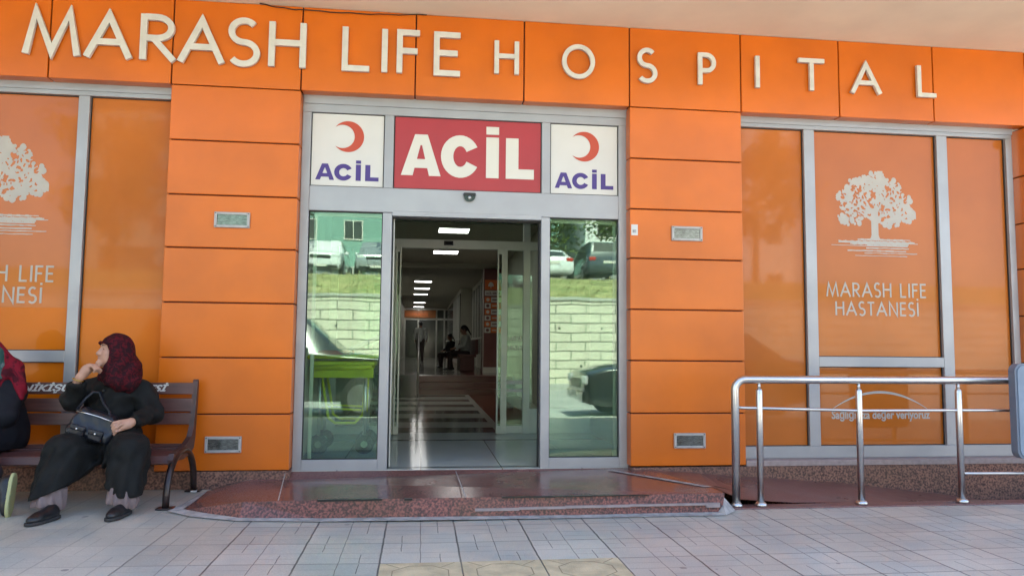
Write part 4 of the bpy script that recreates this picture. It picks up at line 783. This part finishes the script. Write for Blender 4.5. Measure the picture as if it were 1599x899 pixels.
# handbag on her lap
HB = empty('handbag', (-2.44, -.68, .62), 'navy leather shoulder bag with two studded pockets on her lap', 'handbag')
ca, sa = math.cos(R(-17)), math.sin(R(-17)); Rb = np.array([[ca, 0, -sa], [0, 1, 0], [sa, 0, ca]], np.float32)
def bq(p): return (p-np.array((-2.445, -.70, .645), np.float32))@Rb
def f_bag(p):
    q = bq(p); q = q.copy(); q[..., 1] += .25*(q[..., 2]+.05)*-1*.9; wv = .16-.35*np.clip(q[..., 2], 0, 1); qq = q.copy(); qq[..., 0] = q[..., 0]*(.16/np.maximum(wv, .05))
    d = rbox(qq, (0, 0, 0), (.165, .055, .105), .035); d = su(d, el(q, (0, 0, -.05), (.17, .075, .065)), .03)
    return d+.004*np.sin(q[..., 0]*60+q[..., 2]*45)+.004*nz(p, 28, 5)
bg = sdf_obj('bag_body', f_bag, (-2.68, -.86, .45), (-2.2, -.52, .86), .006, M['bag'], HB)
iR = Rb.T
def bw(x, y, z): q = np.array((x, y, z), np.float32)@iR; return Vector((-2.445+float(q[0]), -.70+float(q[1]), .645+float(q[2])))
for sx in (-.068, .068):
    sdf_obj('pocket', lambda p: rbox(bq(p), (sx, -.082, -.052), (.052, .018, .038), .014), (-2.7, -.86, .48), (-2.2, -.7, .76), .005, M['bag'], HB)
    pf = sdf_obj('pocket_flap', lambda p: rbox(bq(p), (sx, -.092, -.028), (.056, .014, .020), .010), (-2.7, -.86, .5), (-2.2, -.7, .78), .005, M['bag'], HB)
    c = bw(sx, -.108, -.034); MB().lathe(tuple(c), [(.0075, .004), (.0075, -.003), (.004, -.006)], 10, 1).obj('stud', M['stud'], pf)
MB().tube([bw(-.12, -.02, .07), (-2.585, -.66, .76), (-2.555, -.60, .84), (-2.52, -.555, .885), (-2.48, -.53, .88), (-2.42, -.60, .80), (-2.36, -.64, .74), bw(.12, -.02, .06)], .011, 8).obj('strap', M['bag'], HB, smooth=True)
MB().tube([bw(-.13, -.055, .075), bw(-.05, -.07, .086), bw(.05, -.07, .086), bw(.13, -.055, .075)], .005, 6).obj('zip', M['stud'], HB, smooth=True)

#---- second woman, mostly outside the frame at the left edge
P2 = empty('person', (-3.36, -.4, .40), 'seated woman at the left edge in green and red scarf and black coat', 'person')
H2, F2 = (-3.47, -.42, 1.21), (-.75, -.66, 0)
def f2h(p): d, _ = headsdf(p, H2, F2, 1.08); return su(d, rc(p, (-3.46, -.40, 1.12), (-3.42, -.36, .95), .055, .06), .03)
def f2c(p):
    d = rc(p, (-3.38, -.3, .5), (-3.38, -.34, .88), .14, .12)
    for q in (((-3.50, -.3, .5), (-3.52, -.8, .5), .09, .07), ((-3.52, -.8, .5), (-3.50, -.95, .12), .055, .04), ((-3.28, -.3, .52), (-3.25, -.78, .56), .09, .07), ((-3.25, -.78, .56), (-3.03, -.86, .27), .055, .04), ((-3.2, -.35, .88), (-3.2, -.5, .7), .05, .045), ((-3.2, -.5, .7), (-3.4, -.65, .66), .04, .03), ((-3.58, -.35, .88), (-3.62, -.5, .7), .05, .045), ((-3.62, -.5, .7), (-3.47, -.66, .66), .04, .03)): d = su(d, rc(p, *q), .03)
    for k in range(2):
        for i in range(4): d = finger(d, p, [(-3.42-.04*k, -.66, .66), (-3.44+.02*i-.06*k, -.71, .655), (-3.44+.02*i-.06*k, -.745, .64)], .012, .009, .006)
    return d
b2 = join_meshes('body', [sdf_obj('h', f2c, (-3.75, -1.1, .04), (-2.9, -.1, 1.05), .011, M['skin'], P2), sdf_obj('h', f2h, (-3.65, -.62, .92), (-3.30, -.25, 1.36), .006, M['skin'], P2)], P2)
def f2coat(p):
    d = rc(p, (-3.37, -.30, .55), (-3.36, -.33, .86), .265, .20); d = su(d, rc(p, (-3.55, -.34, .885), (-3.22, -.33, .875), .09, .09), .06)
    for q in (((-3.2, -.34, .86), (-3.18, -.48, .70), .09, .08), ((-3.18, -.48, .70), (-3.36, -.62, .66), .08, .055), ((-3.58, -.34, .87), (-3.62, -.48, .70), .09, .08), ((-3.62, -.48, .7), (-3.5, -.62, .66), .08, .055)): d = su(d, rc(p, *q), .025)
    d = su(d, rc(p, (-3.50, -.3, .5), (-3.52, -.8, .49), .14, .12), .05); d = su(d, rc(p, (-3.28, -.3, .5), (-3.30, -.78, .52), .14, .11), .05); d = su(d, rc(p, (-3.52, -.82, .48), (-3.5, -.93, .24), .12, .12), .04)
    d = d+.008*nz(p, 15, 6)+.005*nz(p, 31, 4); d = np.maximum(d, .25-p[..., 2]); bench = np.maximum(np.maximum(p[..., 2]-.428, -.615-p[..., 1]), -.2); return np.maximum(d, -bench)
sdf_obj('coat', f2coat, (-3.80, -1.1, .2), (-2.98, -.04, 1.02), .011, M['coat2'], P2)
def f2s(p):
    hd, Mx = headsdf(p, H2, F2, 1.08); q = (p-np.array(H2, np.float32))@Mx.T/1.08; d = el(q, (-.018, 0, .03), (.122, .104, .124)); d = su(d, rc(p, (-3.44, -.40, 1.2), (-3.36, -.34, 1.04), .12, .14), .05); d = su(d, rc(p, (-3.5, -.45, .99), (-3.3, -.42, .98), .06, .07), .05)
    d = sdiff(d, el(q, (.115, 0, -.022), (.085, .058, .088)), .012); return d+.007*np.sin(q[..., 0]*45+q[..., 2]*38)+.004*nz(p, 30, 2)
sdf_obj('headscarf', f2s, (-3.70, -.66, .86), (-3.12, -.16, 1.42), .008, M['scarfg'], P2)
def f2r(p):
    d = rc(p, (-3.35, -.33, 1.24), (-3.215, -.33, 1.06), .03, .062); d = su(d, rc(p, (-3.215, -.34, 1.06), (-3.135, -.37, .90), .062, .05), .02); d = su(d, rc(p, (-3.135, -.38, .90), (-3.105, -.42, .83), .045, .012), .02); d = su(d, rc(p, (-3.24, -.4, 1.02), (-3.30, -.46, .93), .05, .06), .03)
    return d+.007*np.sin(p[..., 0]*70+p[..., 2]*40)
sdf_obj('red_shawl', f2r, (-3.5, -.6, .76), (-3.0, -.2, 1.34), .007, M['scarfr'], P2)
def f2t(p): return np.minimum(rc(p, (-3.28, -.74, .52), (-3.06, -.85, .32), .10, .070), rc(p, (-3.5, -.92, .3), (-3.5, -.95, .12), .09, .08))+.006*nz(p, 25, 2)
sdf_obj('trousers', f2t, (-3.7, -1.1, .04), (-2.88, -.6, .64), .009, M['trouser'], P2)
c, dv, upv = (-2.885, -.90, .178), (.06, -.30, -.95), (-.97, -.1, 0)
s_ = sdf_obj('shoe', lambda p: shoe_upper(p, c, dv, .27, upv), (-3.25, -1.25, .0), (-2.75, -.7, .4), .006, M['shoe'], P2); sdf_obj('sole', lambda p: shoe_sole(p, c, dv, .28, upv), (-3.25, -1.25, .0), (-2.75, -.7, .4), .006, M['ysole'], s_)
c, dv = (-3.52, -1.07, .032), (0, -1, 0)
s_ = sdf_obj('shoe', lambda p: shoe_upper(p, c, dv, .26), (c[0]-.2, c[1]-.2, 0), (c[0]+.2, c[1]+.2, .2), .008, M['shoe'], P2); sdf_obj('sole', lambda p: shoe_sole(p, c, dv, .265), (c[0]-.2, c[1]-.2, 0), (c[0]+.2, c[1]+.2, .09), .008, M['ysole'], s_)

#---- people in the hall (small in the picture)
def hall_person(loc, rz, pose, lab, top, bottom, hair=True):
    P = empty('person', (0, 0, 0), lab, 'person'); 
    if pose == 'walk': sh, hip, kn, an = 1.42, .92, [(.08, -.10, .50), (-.08, .06, .50)], [(.08, -.16, .08), (-.08, .26, .12)]; hc = (0, 0, 1.6); seg = None
    else: sh, hip, kn, an = .98, .48, [(.10, -.46, .50), (-.10, -.46, .50)], [(.10, -.50, .08), (-.10, -.40, .08)]; hc = (0, -.06, 1.18)
    arms = [((.19, 0, sh-.02), (.25, .06, sh-.28), (.24, -.04, sh-.52)), ((-.19, 0, sh-.02), (-.25, -.02, sh-.28), (-.24, -.14, sh-.50))] if pose == 'walk' else [((.19, 0, sh-.02), (.22, -.10, sh-.27), (.10, -.34, sh-.34)), ((-.19, 0, sh-.02), (-.22, -.10, sh-.27), (-.08, -.34, sh-.33))]
    F = (0, 1, 0) if pose == 'walk' else (0, -1, -.35)
    def fb(p):
        d, _ = headsdf(p, hc, F, 1.0); d = su(d, rc(p, hc, (0, 0, sh), .05, .055), .03); d = su(d, rc(p, (0, 0, hip), (0, 0, sh-.08), .11, .12), .04)
        for a, b, c in arms:
            d = su(d, rc(p, a, b, .045, .036), .02); d = su(d, rc(p, b, c, .036, .026), .02); c = Vector(c); dr = (c-Vector(b)).normalized()
            for i in range(4): d = finger(d, p, [c, c+dr*.07+Vector((0, .018*(i-1.5), 0)), c+dr*.12+Vector((0, .02*(i-1.5), -.01))], .014, .009, .006)
        for s, k, a in ((1, kn[0], an[0]), (-1, kn[1], an[1])): d = su(d, rc(p, (.09*s, 0, hip), k, .085, .06), .03); d = su(d, rc(p, k, a, .055, .038), .02)
        return d
    bd = sdf_obj('body', fb, (-.42, -.66, .0), (.42, .42, 1.78), .014, M['skin2'], P)
    def ft(p):
        d = rc(p, (0, 0, hip+.02), (0, 0, sh-.08), .14, .145); d = su(d, rc(p, (-.17, 0, sh-.03), (.17, 0, sh-.03), .06, .06), .05)
        for a, b, c in arms: d = su(d, rc(p, a, b, .06, .052), .02); d = su(d, rc(p, b, Vector(b).lerp(Vector(c), .75), .052, .045), .02)
        return np.maximum(d+.006*nz(p, 18, 2), hip-.06-p[..., 2])
    sdf_obj('shirt', ft, (-.42, -.5, .3), (.42, .3, 1.6), .014, M[top], P)
    def fl(p):
        d = rc(p, (-.05, 0, hip), (.05, 0, hip), .125, .125)
        for s, k, a in ((1, kn[0], an[0]), (-1, kn[1], an[1])): d = su(d, rc(p, (.09*s, 0, hip), k, .10, .075), .03); d = su(d, rc(p, k, a, .075, .06), .02)
        return d
    sdf_obj('trousers', fl, (-.4, -.7, .03), (.4, .45, 1.15), .014, M[bottom], P)
    for a in an: cc = (a[0], a[1]+(.04 if pose == 'walk' else -.04), max(.004, a[2]-.08)); sdf_obj('shoe', lambda p: shoe_upper(p, cc, (0, F[1], 0), .26), (cc[0]-.2, cc[1]-.2, 0), (cc[0]+.2, cc[1]+.2, .25), .012, M['shoe'], P)
    def fh(p):
        hd, Mx = headsdf(p, hc, F, 1.0); q = (p-np.array(hc, np.float32))@Mx.T; d = el(q, (-.02, 0, .035), (.108, .088, .105)); d = sdiff(d, el(q, (.11, 0, -.01), (.08, .075, .09)), .01)
        d = np.maximum(d, -(q[..., 2]+.05)) if pose == 'walk' else su(d, rc(q, (-.11, 0, .02), (-.16, 0, -.2), .03, .018), .02); return d
    sdf_obj('hair', fh, (hc[0]-.2, hc[1]-.3, hc[2]-.3), (hc[0]+.2, hc[1]+.3, hc[2]+.2), .01, M['hair'], P)
    P.location = loc; P.rotation_euler.z = rz; return P
hall_person((-.02, 25, .55), 0, 'walk', 'man in white shirt walking away down the hall', 'shirt', 'trouser')
hall_person((1.30, 15.0, .55), R(-80), 'sit', 'seated person in pale top with dark ponytail, on the hall bench', 'shirt', 'trouser')
h3 = hall_person((.98, 17.6, .55), R(-60), 'sit', 'dark clothed person bending low beside the seated one in the hall', 'coat', 'trouser'); h3.scale = (.85,)*3
w2 = empty('waiting_chair', (1.0, 17.6, .55), 'small dark seat further down the hall, under the bending person', 'chair'); MB().box(.8, 1.25, 17.35, 17.85, .86, .93, .01).obj('seat', M['seat'], w2); MB().box(1.22, 1.28, 17.35, 17.85, .93, 1.35, .01).obj('backrest', M['seat'], w2)
for q in ((.83, 17.38), (1.2, 17.38), (.83, 17.8), (1.2, 17.8)): MB().tube([(q[0], q[1], .55), (q[0], q[1], .87)], .015, 6).obj('leg', M['steel'], w2)

#=================================================================== STREET FURNITURE IN FRONT
# bench
bn = empty('park_bench', (-2.72, -.35, .03), 'brown slatted park bench with white lettering, in front of the left window', 'bench'); x0, x1 = -3.56, -1.90
for y, z, a in ((-.56, .398, -6), (-.43, .402, 2), (-.30, .412, 4), (-.18, .425, 6)):
    mb = MB(); mt = Matrix.Translation((0, y, z))@Matrix.Rotation(R(-a), 4, 'X'); mb.box(x0, x1, -.062, .062, -.014, .014, .004, mt); mb.obj('seat_slat', M['slat'], bn)
mb = MB(); mt = Matrix.Translation((0, -.628, .368))@Matrix.Rotation(R(62), 4, 'X'); mb.box(x0, x1, -.03, .03, -.013, .013, .004, mt); mb.obj('seat_slat', M['slat'], bn)
tops = [(.885, .048), (.749, .062), (.625, .043)]; tops = [(.888, .048, -.105), (.752, .055, -.122), (.640, .048, -.14)]
for z, h_, y in tops: mb = MB(); mt = Matrix.Translation((0, y, z))@Matrix.Rotation(R(-7), 4, 'X'); mb.box(x0, x1, -.013, .013, -h_, h_, .004, mt); last = mb.obj('backrest_slat', M['slat'], bn) if z < .88 else mb.obj('backrest_slat', M['slat'], bn)
tx = text_mesh('ONİKİŞUBAT BELEDİYESİ', 1.235, .088, M['white'], 'lettering', bn, (-3.335, -.1242, .850), bold=.035, shear=.35, tilt=.123)
for x in (x0, x1):
    def C(t): return x
    prof = [(-.655, .335), (-.665, .375), (-.64, .42), (-.55, .425), (-.36, .45), (-.22, .50), (-.165, .58), (-.13, .76), (-.112, .90), (-.105, .945), (-.09, .965), (-.072, .955), (-.066, .92), (-.078, .76), (-.10, .58), (-.11, .48), (-.14, .40), (-.24, .365), (-.40, .345), (-.55, .355), (-.60, .345), (-.625, .315), (-.645, .315)]
    MB().prism([(p[0], p[1]) for p in prof], x-.012, x+.028 if x > -2.5 else x+.012, 'yz').obj('side_plate', M['plate'], bn)
    A = [(x+.02, -.42+.345*math.cos(R(a)), .04+.375*math.sin(R(a))**.8 if a not in (0, 180) else .04) for a in range(180, -1, -10)]
    MB().tube(A, .026, 12).obj('leg', M['iron'], bn, smooth=True)
    for yy in (-.765, -.075): MB().box(x-.04, x+.08, yy-.045, yy+.045, .031, .042, .003).obj('foot_plate', M['iron'], bn)
o = MB().box(-1.88, -1.835, -.16, -.13, .036, .046, .003, None).obj('litter', M['litter'], None, (-1.857, -.145, .036)); tag(o, 'tiny white scrap lying behind the bench leg', 'litter')
# handrail by the ramp
hr = empty('handrail', (3.6, -.92, 0), 'brushed steel handrail with round posts in front of right window', 'handrail'); yr = -.93; zr = 1.018
pts = [(2.53, yr, .02), (2.53, yr, .93)]+[(2.53+.085-.085*math.cos(R(a)), yr, .93+.088*math.sin(R(a))) for a in range(15, 91, 15)]+[(6.9, yr, zr)]
MB().tube(pts, .032, 20).obj('top_rail', M['steel'], hr, smooth=True)
for x in (2.735, 3.60, 4.495, 5.4, 6.3):
    MB().tube([(x, yr, .012), (x, yr, .93), (x, yr, .945)], [.026, .026, .018], 18).obj('post', M['steel'], hr, smooth=True); MB().tube([(x, yr, .94), (x, yr, .99)], .013, 12).obj('post_neck', M['steel'], hr, smooth=True)
for x in (2.53, 2.735, 3.60, 4.495, 5.4, 6.3): MB().lathe((x, yr, .010), [(.048, 0), (.048, .016), (.036, .03), (.03, .034)], 20).obj('foot_collar', M['steel'], hr, smooth=True)
MB().tube([(2.55, yr, .792), (3.6, yr, .766), (4.5, yr, .768), (6.9, yr, .768)], .0125, 12).obj('middle_bar', M['steel'], hr, smooth=True); MB().tube([(4.50, yr, .247), (6.9, yr, .225)], .013, 12).obj('lower_bar', M['steel'], hr, smooth=True)
bxx = empty('metal_cabinet', (5.25, -1.0, .4), 'rounded blue grey metal panel box hanging on handrail at right edge', 'box')
def rr(x0, x1, z0, z1, r, n=6):
    P = []
    for cx, cz, a0 in ((x1-r, z1-r, 0), (x0+r, z1-r, 90), (x0+r, z0+r, 180), (x1-r, z0+r, 270)): P += [(cx+r*math.cos(R(a0+90*i/n)), cz+r*math.sin(R(a0+90*i/n))) for i in range(n+1)]
    return P
MB().prism(rr(4.93, 5.62, .375, 1.165, .07), -1.04, -.97).obj('shell', M['boxe'], bxx); MB().prism(rr(4.95, 5.60, .393, 1.147, .06), -1.047, -1.039).obj('front_sheet', M['box'], bxx)
MB().box(5.1, 5.14, -.985, -.90, .5, 1.05).obj('bracket', M['steel'], bxx)
# stretcher behind the left pane
st = empty('stretcher', (-.8, 1.35, .156), 'folded yellow ambulance stretcher with orange pad behind the left glass', 'stretcher')
mb = MB()
for y in (1.1, 1.62): mb.tube([(-1.13, y, 1.14), (-.48, y, 1.15)], .022, 10)
mb.tube([(-1.13, 1.1, 1.14), (-1.16, 1.36, 1.14), (-1.13, 1.62, 1.14)], .022, 10); mb.tube([(-.48, 1.1, 1.15), (-.45, 1.36, 1.15), (-.48, 1.62, 1.15)], .022, 10)
for y in (1.08, 1.64): mb.tube([(-1.12, y, 1.03), (-.5, y, 1.04)], .026, 10)
fr = mb.obj('top_frame', M['stry'], st, smooth=True)
mb = MB()
for y in (1.14, 1.58):
    mb.tube([(-1.02, y, 1.02), (-.93, y, .52), (-.86, y, .47), (-.66, y, .47), (-.58, y, .55), (-.56, y, 1.02)], .015, 8); mb.tube([(-1.0, y, .62), (-.6, y, .60)], .012, 8)
mb.obj('leg_loop', M['stry'], st, smooth=True)
MB().box(-1.12, -.48, 1.085, 1.10, .93, 1.035, .006).obj('side_panel', M['strm'], st); MB().box(-1.13, -.47, 1.12, 1.60, 1.045, 1.10, .02).obj('mattress', M['strm'], st); MB().box(-1.05, -.72, 1.1, 1.62, 1.16, 1.21, .02).obj('orange_pad', M['orange_pad'], st)
mt = Matrix.Translation((-.56, 1.36, 1.30))@Matrix.Rotation(R(-24), 4, 'Y'); MB().box(-.2, .2, -.24, .24, -.02, .02, .015, mt).obj('backrest', M['grey_pad'], st)
mb = MB()
for x in (-1.02, -.56):
    for y in (1.12, 1.60): mb.tube([(x, y, 1.03), (x, y, .30)], .018, 8)
mb.obj('leg', M['steel'], st, smooth=True)
for x in (-1.02, -.56):
    for y in (1.12, 1.60): w0 = MB().lathe((x, y, .256), [(.02, -.02), (.09, -.018), (.1, -.008), (.1, .008), (.09, .018), (.02, .02)], 20, 1).obj('wheel', M['tyre'], st, smooth=True); MB().lathe((x, y, .256), [(.035, -.022), (.035, .022)], 16, 1).obj('hub', M['steel'], w0)

#=================================================================== ACROSS THE ROAD
def car(loc, rz, paint, lab, suv=False, L=4.4, W=1.8):
    c = empty('parked_car', (0, 0, 0), lab, 'car', None); H = 1.75 if suv else 1.45
    # stations along the length: (y, half width, z bottom, z shoulder, z roof, half width at roof)
    if suv: S = [(-.50, .80, .42, .78, .80, .70), (-.485, .88, .34, .92, .95, .78), (-.40, .92, .3, 1.02, 1.05, .80), (-.25, .94, .3, 1.06, 1.12, .80), (-.12, .94, .3, 1.06, 1.66, .72), (.0, .94, .3, 1.06, 1.74, .70), (.30, .94, .3, 1.06, 1.74, .70), (.44, .93, .32, 1.06, 1.66, .70), (.49, .90, .38, 1.0, 1.12, .76), (.5, .84, .45, .85, .88, .74)]
    else: S = [(-.50, .76, .36, .60, .62, .68), (-.485, .86, .26, .72, .76, .76), (-.40, .90, .22, .82, .86, .76), (-.22, .91, .22, .90, .94, .76), (-.06, .91, .22, .91, 1.38, .64), (.08, .91, .22, .92, 1.45, .62), (.24, .91, .22, .93, 1.40, .62), (.38, .90, .24, .96, 1.02, .70), (.485, .87, .3, .92, .97, .74), (.5, .8, .4, .72, .75, .7)]
    k = W/1.8; v = []; f = []; n = 10
    for (y, hw, zb, zs, zr, hr_) in S:
        hw *= k; hr_ *= k; y *= L; v += [(-hw*.9, y, zb), (-hw, y, zb+.12), (-hw, y, (zb+zs)/2+.05), (-hw*.97, y, zs), (-hr_, y, zr-.03), (-hr_*.8, y, zr), (hr_*.8, y, zr), (hr_, y, zr-.03), (hw*.97, y, zs), (hw, y, (zb+zs)/2+.05), (hw, y, zb+.12), (hw*.9, y, zb)]
    n = 12
    for i in range(len(S)-1):
        for j in range(n-1): f.append((i*n+j, i*n+j+1, (i+1)*n+j+1, (i+1)*n+j))
        f.append((i*n+n-1, i*n, (i+1)*n, (i+1)*n+n-1))
    f += [tuple(range(n)), tuple((len(S)-1)*n+j for j in range(n))]
    b = mobj('body', v, f, M[paint], c, smooth=False); md = b.modifiers.new('b', 'BEVEL'); md.width = .035; md.segments = 3; md.limit_method = 'ANGLE'; md.angle_limit = R(14)
    b.data.polygons.foreach_set('use_smooth', [True]*len(b.data.polygons))
    # glass panels laid just proud of the cabin
    def quadp(name, P, m, push=.012):
        P = [Vector(p) for p in P]; nrm = (P[1]-P[0]).cross(P[2]-P[0]).normalized(); ctr = sum(P, Vector())/4
        if nrm.dot(ctr-Vector((0, ctr.y*.4, .8))) < 0: nrm = -nrm
        Q = [p+nrm*push for p in P]; return mobj(name, P+Q, [(0, 1, 2, 3), (4, 5, 6, 7), (0, 1, 5, 4), (1, 2, 6, 5), (2, 3, 7, 6), (3, 0, 4, 7)], m, c)
    def stn(i): y, hw, zb, zs, zr, h2 = S[i]; return y*L, hw*k, zs, zr, h2*k
    y3, w3, s3, r3, h3_ = stn(3); y4, w4, s4, r4, h4 = stn(4); quadp('windscreen', [(-h3_*.85, y3+.06, r3+.04), (h3_*.85, y3+.06, r3+.04), (h4*.82, y4-.03, r4-.05), (-h4*.82, y4-.03, r4-.05)], M['darkgl'])
    ia, ib = (7, 8) if suv else (6, 7); ya, wa, sa_, ra, ha = stn(ia); yb, wb, sb, rb, hb = stn(ib); quadp('rear_window', [(-hb*.85, yb-.03, rb+.03), (hb*.85, yb-.03, rb+.03), (ha*.82, ya+.03, ra-.04), (-ha*.82, ya+.03, ra-.04)], M['darkgl'])
    for s in (-1, 1):
        for i0, i1, ins in ((4, 5, .05), (5, 6, .04)):
            y0_, w0_, s0, r0_, h0 = stn(i0); y1_, w1_, s1, r1_, h1 = stn(i1); quadp('side_window', [(s*w0_*.965, y0_+ins, s0+.03), (s*w1_*.965, y1_-ins, s1+.03), (s*(h1+.012), y1_-ins, r1_-.09), (s*(h0+.012), y0_+ins, r0_-.09)], M['darkgl'])
        q = MB().box(s*.66*k-.17, s*.66*k+.17, -L*.5-.01, -L*.5+.08, S[1][3]-.16, S[1][3]-.02, .03).obj('headlight', M['headl'], c); q = MB().box(s*.68*k-.15, s*.68*k+.15, L*.5-.09, L*.5+.01, S[-2][3]-.16, S[-2][3]+.0, .03).obj('tail_light', M['taill'], c)
        MB().box(s*(.98*k)-.07, s*(.98*k)+.07, S[4][0]*L-.08, S[4][0]*L+.02, S[4][3]+.0, S[4][3]+.13, .025).obj('mirror', M[paint], c)
        for yy in (-.32*L, .30*L):
            rw_ = .36 if suv else .31; w_0 = MB().lathe((s*.86*k, yy, rw_), [(.1, -.10), (rw_*.9, -.10), (rw_, -.07), (rw_, .07), (rw_*.9, .10), (.1, .10)], 24, 0).obj('wheel', M['tyre'], c, smooth=True); MB().lathe((s*.86*k, yy, rw_), [(rw_*.62, -.106), (rw_*.66, -.09), (rw_*.66, .09), (rw_*.62, .106)], 20, 0).obj('rim', M['rim'], w_0)
    MB().box(-.42, .42, -L*.5-.02, -L*.5+.05, S[1][3]-.22, S[1][3]-.08, .02).obj('grille', M['black'], c); MB().box(-.74*k, .74*k, -L*.5-.04, -L*.5+.1, .30, .46, .04).obj('front_bumper', M['black' if suv else paint], c); MB().box(-.26, .26, L*.5, L*.5+.015, S[-2][3]-.26, S[-2][3]-.15, .004).obj('number_plate', M['sgw'], c)
    MB().box(-.25, .25, -L*.5-.05, -L*.5-.035, .36, .46, .004).obj('number_plate', M['sgw'], c)
    c.location = loc; c.rotation_euler.z = rz; return c
car((-4.2, -26.2, 4.13), R(180), 'carw', 'white boxy off road car parked nose out above the bank', True, 4.1, 1.72)
car((-1.9, -26.4, 4.13), R(180), 'cars', 'silver boxy car parked nose out above the bank', True, 4.4, 1.8)
car((5.6, -26.2, 4.13), R(0), 'carw', 'white saloon parked tail towards the bank edge', False, 4.4, 1.8)
car((8.0, -26.2, 4.13), R(0), 'card', 'dark blue off road car parked tail out beside the white saloon', True, 4.5, 1.85)
vn = car((-2.75, -8.0, -.13), R(90), 'carb', 'dark tall van parked on the road by near kerb, left of the photographer', True, 5.1, 1.85); vn.scale.z = 1.13
sc_ = car((5.40, -7.6, -.13), R(-90), 'carb', 'black saloon parked on the road by the near kerb', False, 4.6, 1.8); sc_.scale.z = 1.2

def tree(loc, h, cr, mleaf, lab, n=5000, ls=.13, seed=1, group='trees behind the parked cars'):
    rd = random.Random(seed); t = empty('tree', loc, lab, 'tree', group); L_ = Vector(loc); mb = MB()
    mb.tube([L_, L_+Vector((.05, .02, h*.25)), L_+Vector((.1, -.05, h*.5)), L_+Vector((0, 0, h*.85))], [.2, .16, .11, .03], 10); tips = []
    for i in range(16):
        a = rd.uniform(0, 6.28); z = h*rd.uniform(.3, .8); r = cr*rd.uniform(.5, .9)*(1.15-z/h*.6); e = L_+Vector((r*math.cos(a), r*math.sin(a), z+h*rd.uniform(.05, .2))); s0 = L_+Vector((.05, 0, z)); mb.tube([s0, s0.lerp(e, .5)+Vector((0, 0, .15)), e], [.07, .045, .015], 6); tips += [(e, cr*rd.uniform(.24, .42)), (s0.lerp(e, .6), cr*rd.uniform(.2, .34))]
    tips.append((L_+Vector((0, 0, h*.93)), cr*.35)); mb.obj('trunk', M['bark'], t, smooth=True); v = []; f = []
    for i in range(n):
        c, r = rd.choice(tips); d = Vector((rd.gauss(0, 1), rd.gauss(0, 1), rd.gauss(0, .8))); d = d.normalized()*r*(rd.random()**.4); p = c+d; a = Vector((rd.gauss(0, 1), rd.gauss(0, 1), rd.gauss(0, 1))).normalized(); b = a.cross(Vector((rd.gauss(0, 1), rd.gauss(0, 1), rd.gauss(0, 1)))).normalized(); q = ls*rd.uniform(.6, 1.4); k = len(v)
        v += [p-a*q, p+b*q*.5, p+a*q, p-b*q*.5]; f.append((k, k+1, k+2, k+3))
    mobj('crown', v, f, M[mleaf], t, recalc=False)
tree((-6.6, -24.6, 4.1), 7.5, 2.6, 'leaf2', 'dark drooping tree left of the white off road car', 4500, .12, 1)
tree((-.3, -25.2, 4.1), 6.8, 2.2, 'leaf2', 'dark tree standing to one side of the silver car', 4000, .12, 2)
tree((6.3, -31, 4.13), 6.2, 3.0, 'leaf', 'light green bushy tree behind the white saloon', 5000, .13, 3)
tree((11.0, -30, 4.13), 6.8, 3.0, 'leaf', 'light green tree behind the dark blue car, near the white block', 5000, .13, 4)
tree((16.5, -28, 4.13), 7.5, 3.2, 'leaf2', 'tall dark tree at far right end of terrace', 4000, .14, 5)
tree((-14, -28, 4.13), 7.5, 3.4, 'leaf', 'light green tree at the far left end of the terrace', 4000, .14, 6)
def block(x0, x1, y0, y1, h, m, lab, fl=4, bay=3.0, tint='darkgl'):
    b = empty('apartment_block', ((x0+x1)/2, y1, 4.13), lab, 'building'); bx('wall', M[m], b, x0, x1, y0, y1, 4.13, 4.13+h); bx('roof', M['roof'], b, x0-.4, x1+.4, y0-.4, y1+.4, 4.13+h, 4.13+h+.35)
    for f_ in range(fl):
        n = int((x1-x0)/bay)
        for i in range(n):
            cx = x0+(i+.5)*(x1-x0)/n; z = 4.13+1.0+f_*(h/fl); mb = MB(); frame(mb, cx-.65, cx+.65, z, z+1.4, y1, y1+.06, .07, bev=0); mb.box(cx-.03, cx+.03, y1+.001, y1+.058, z+.07, z+1.33); w_ = mb.obj('window', M['sgw'], b); bx('pane', M['darkgl'], w_, cx-.58, cx+.58, y1+.004, y1+.02, z+.07, z+1.33)
        bx('balcony_slab', M['coping'], b, x0+1, x0+4.5, y1, y1+1.1, 4.13+f_*(h/fl)+.1, 4.13+f_*(h/fl)+.25)
block(-22, 9.5, -56, -44, 13, 'teal', 'long teal green apartment block behind the parked cars')
block(11, 26, -54, -42, 14, 'wbld', 'white apartment block beside the teal one across the road')
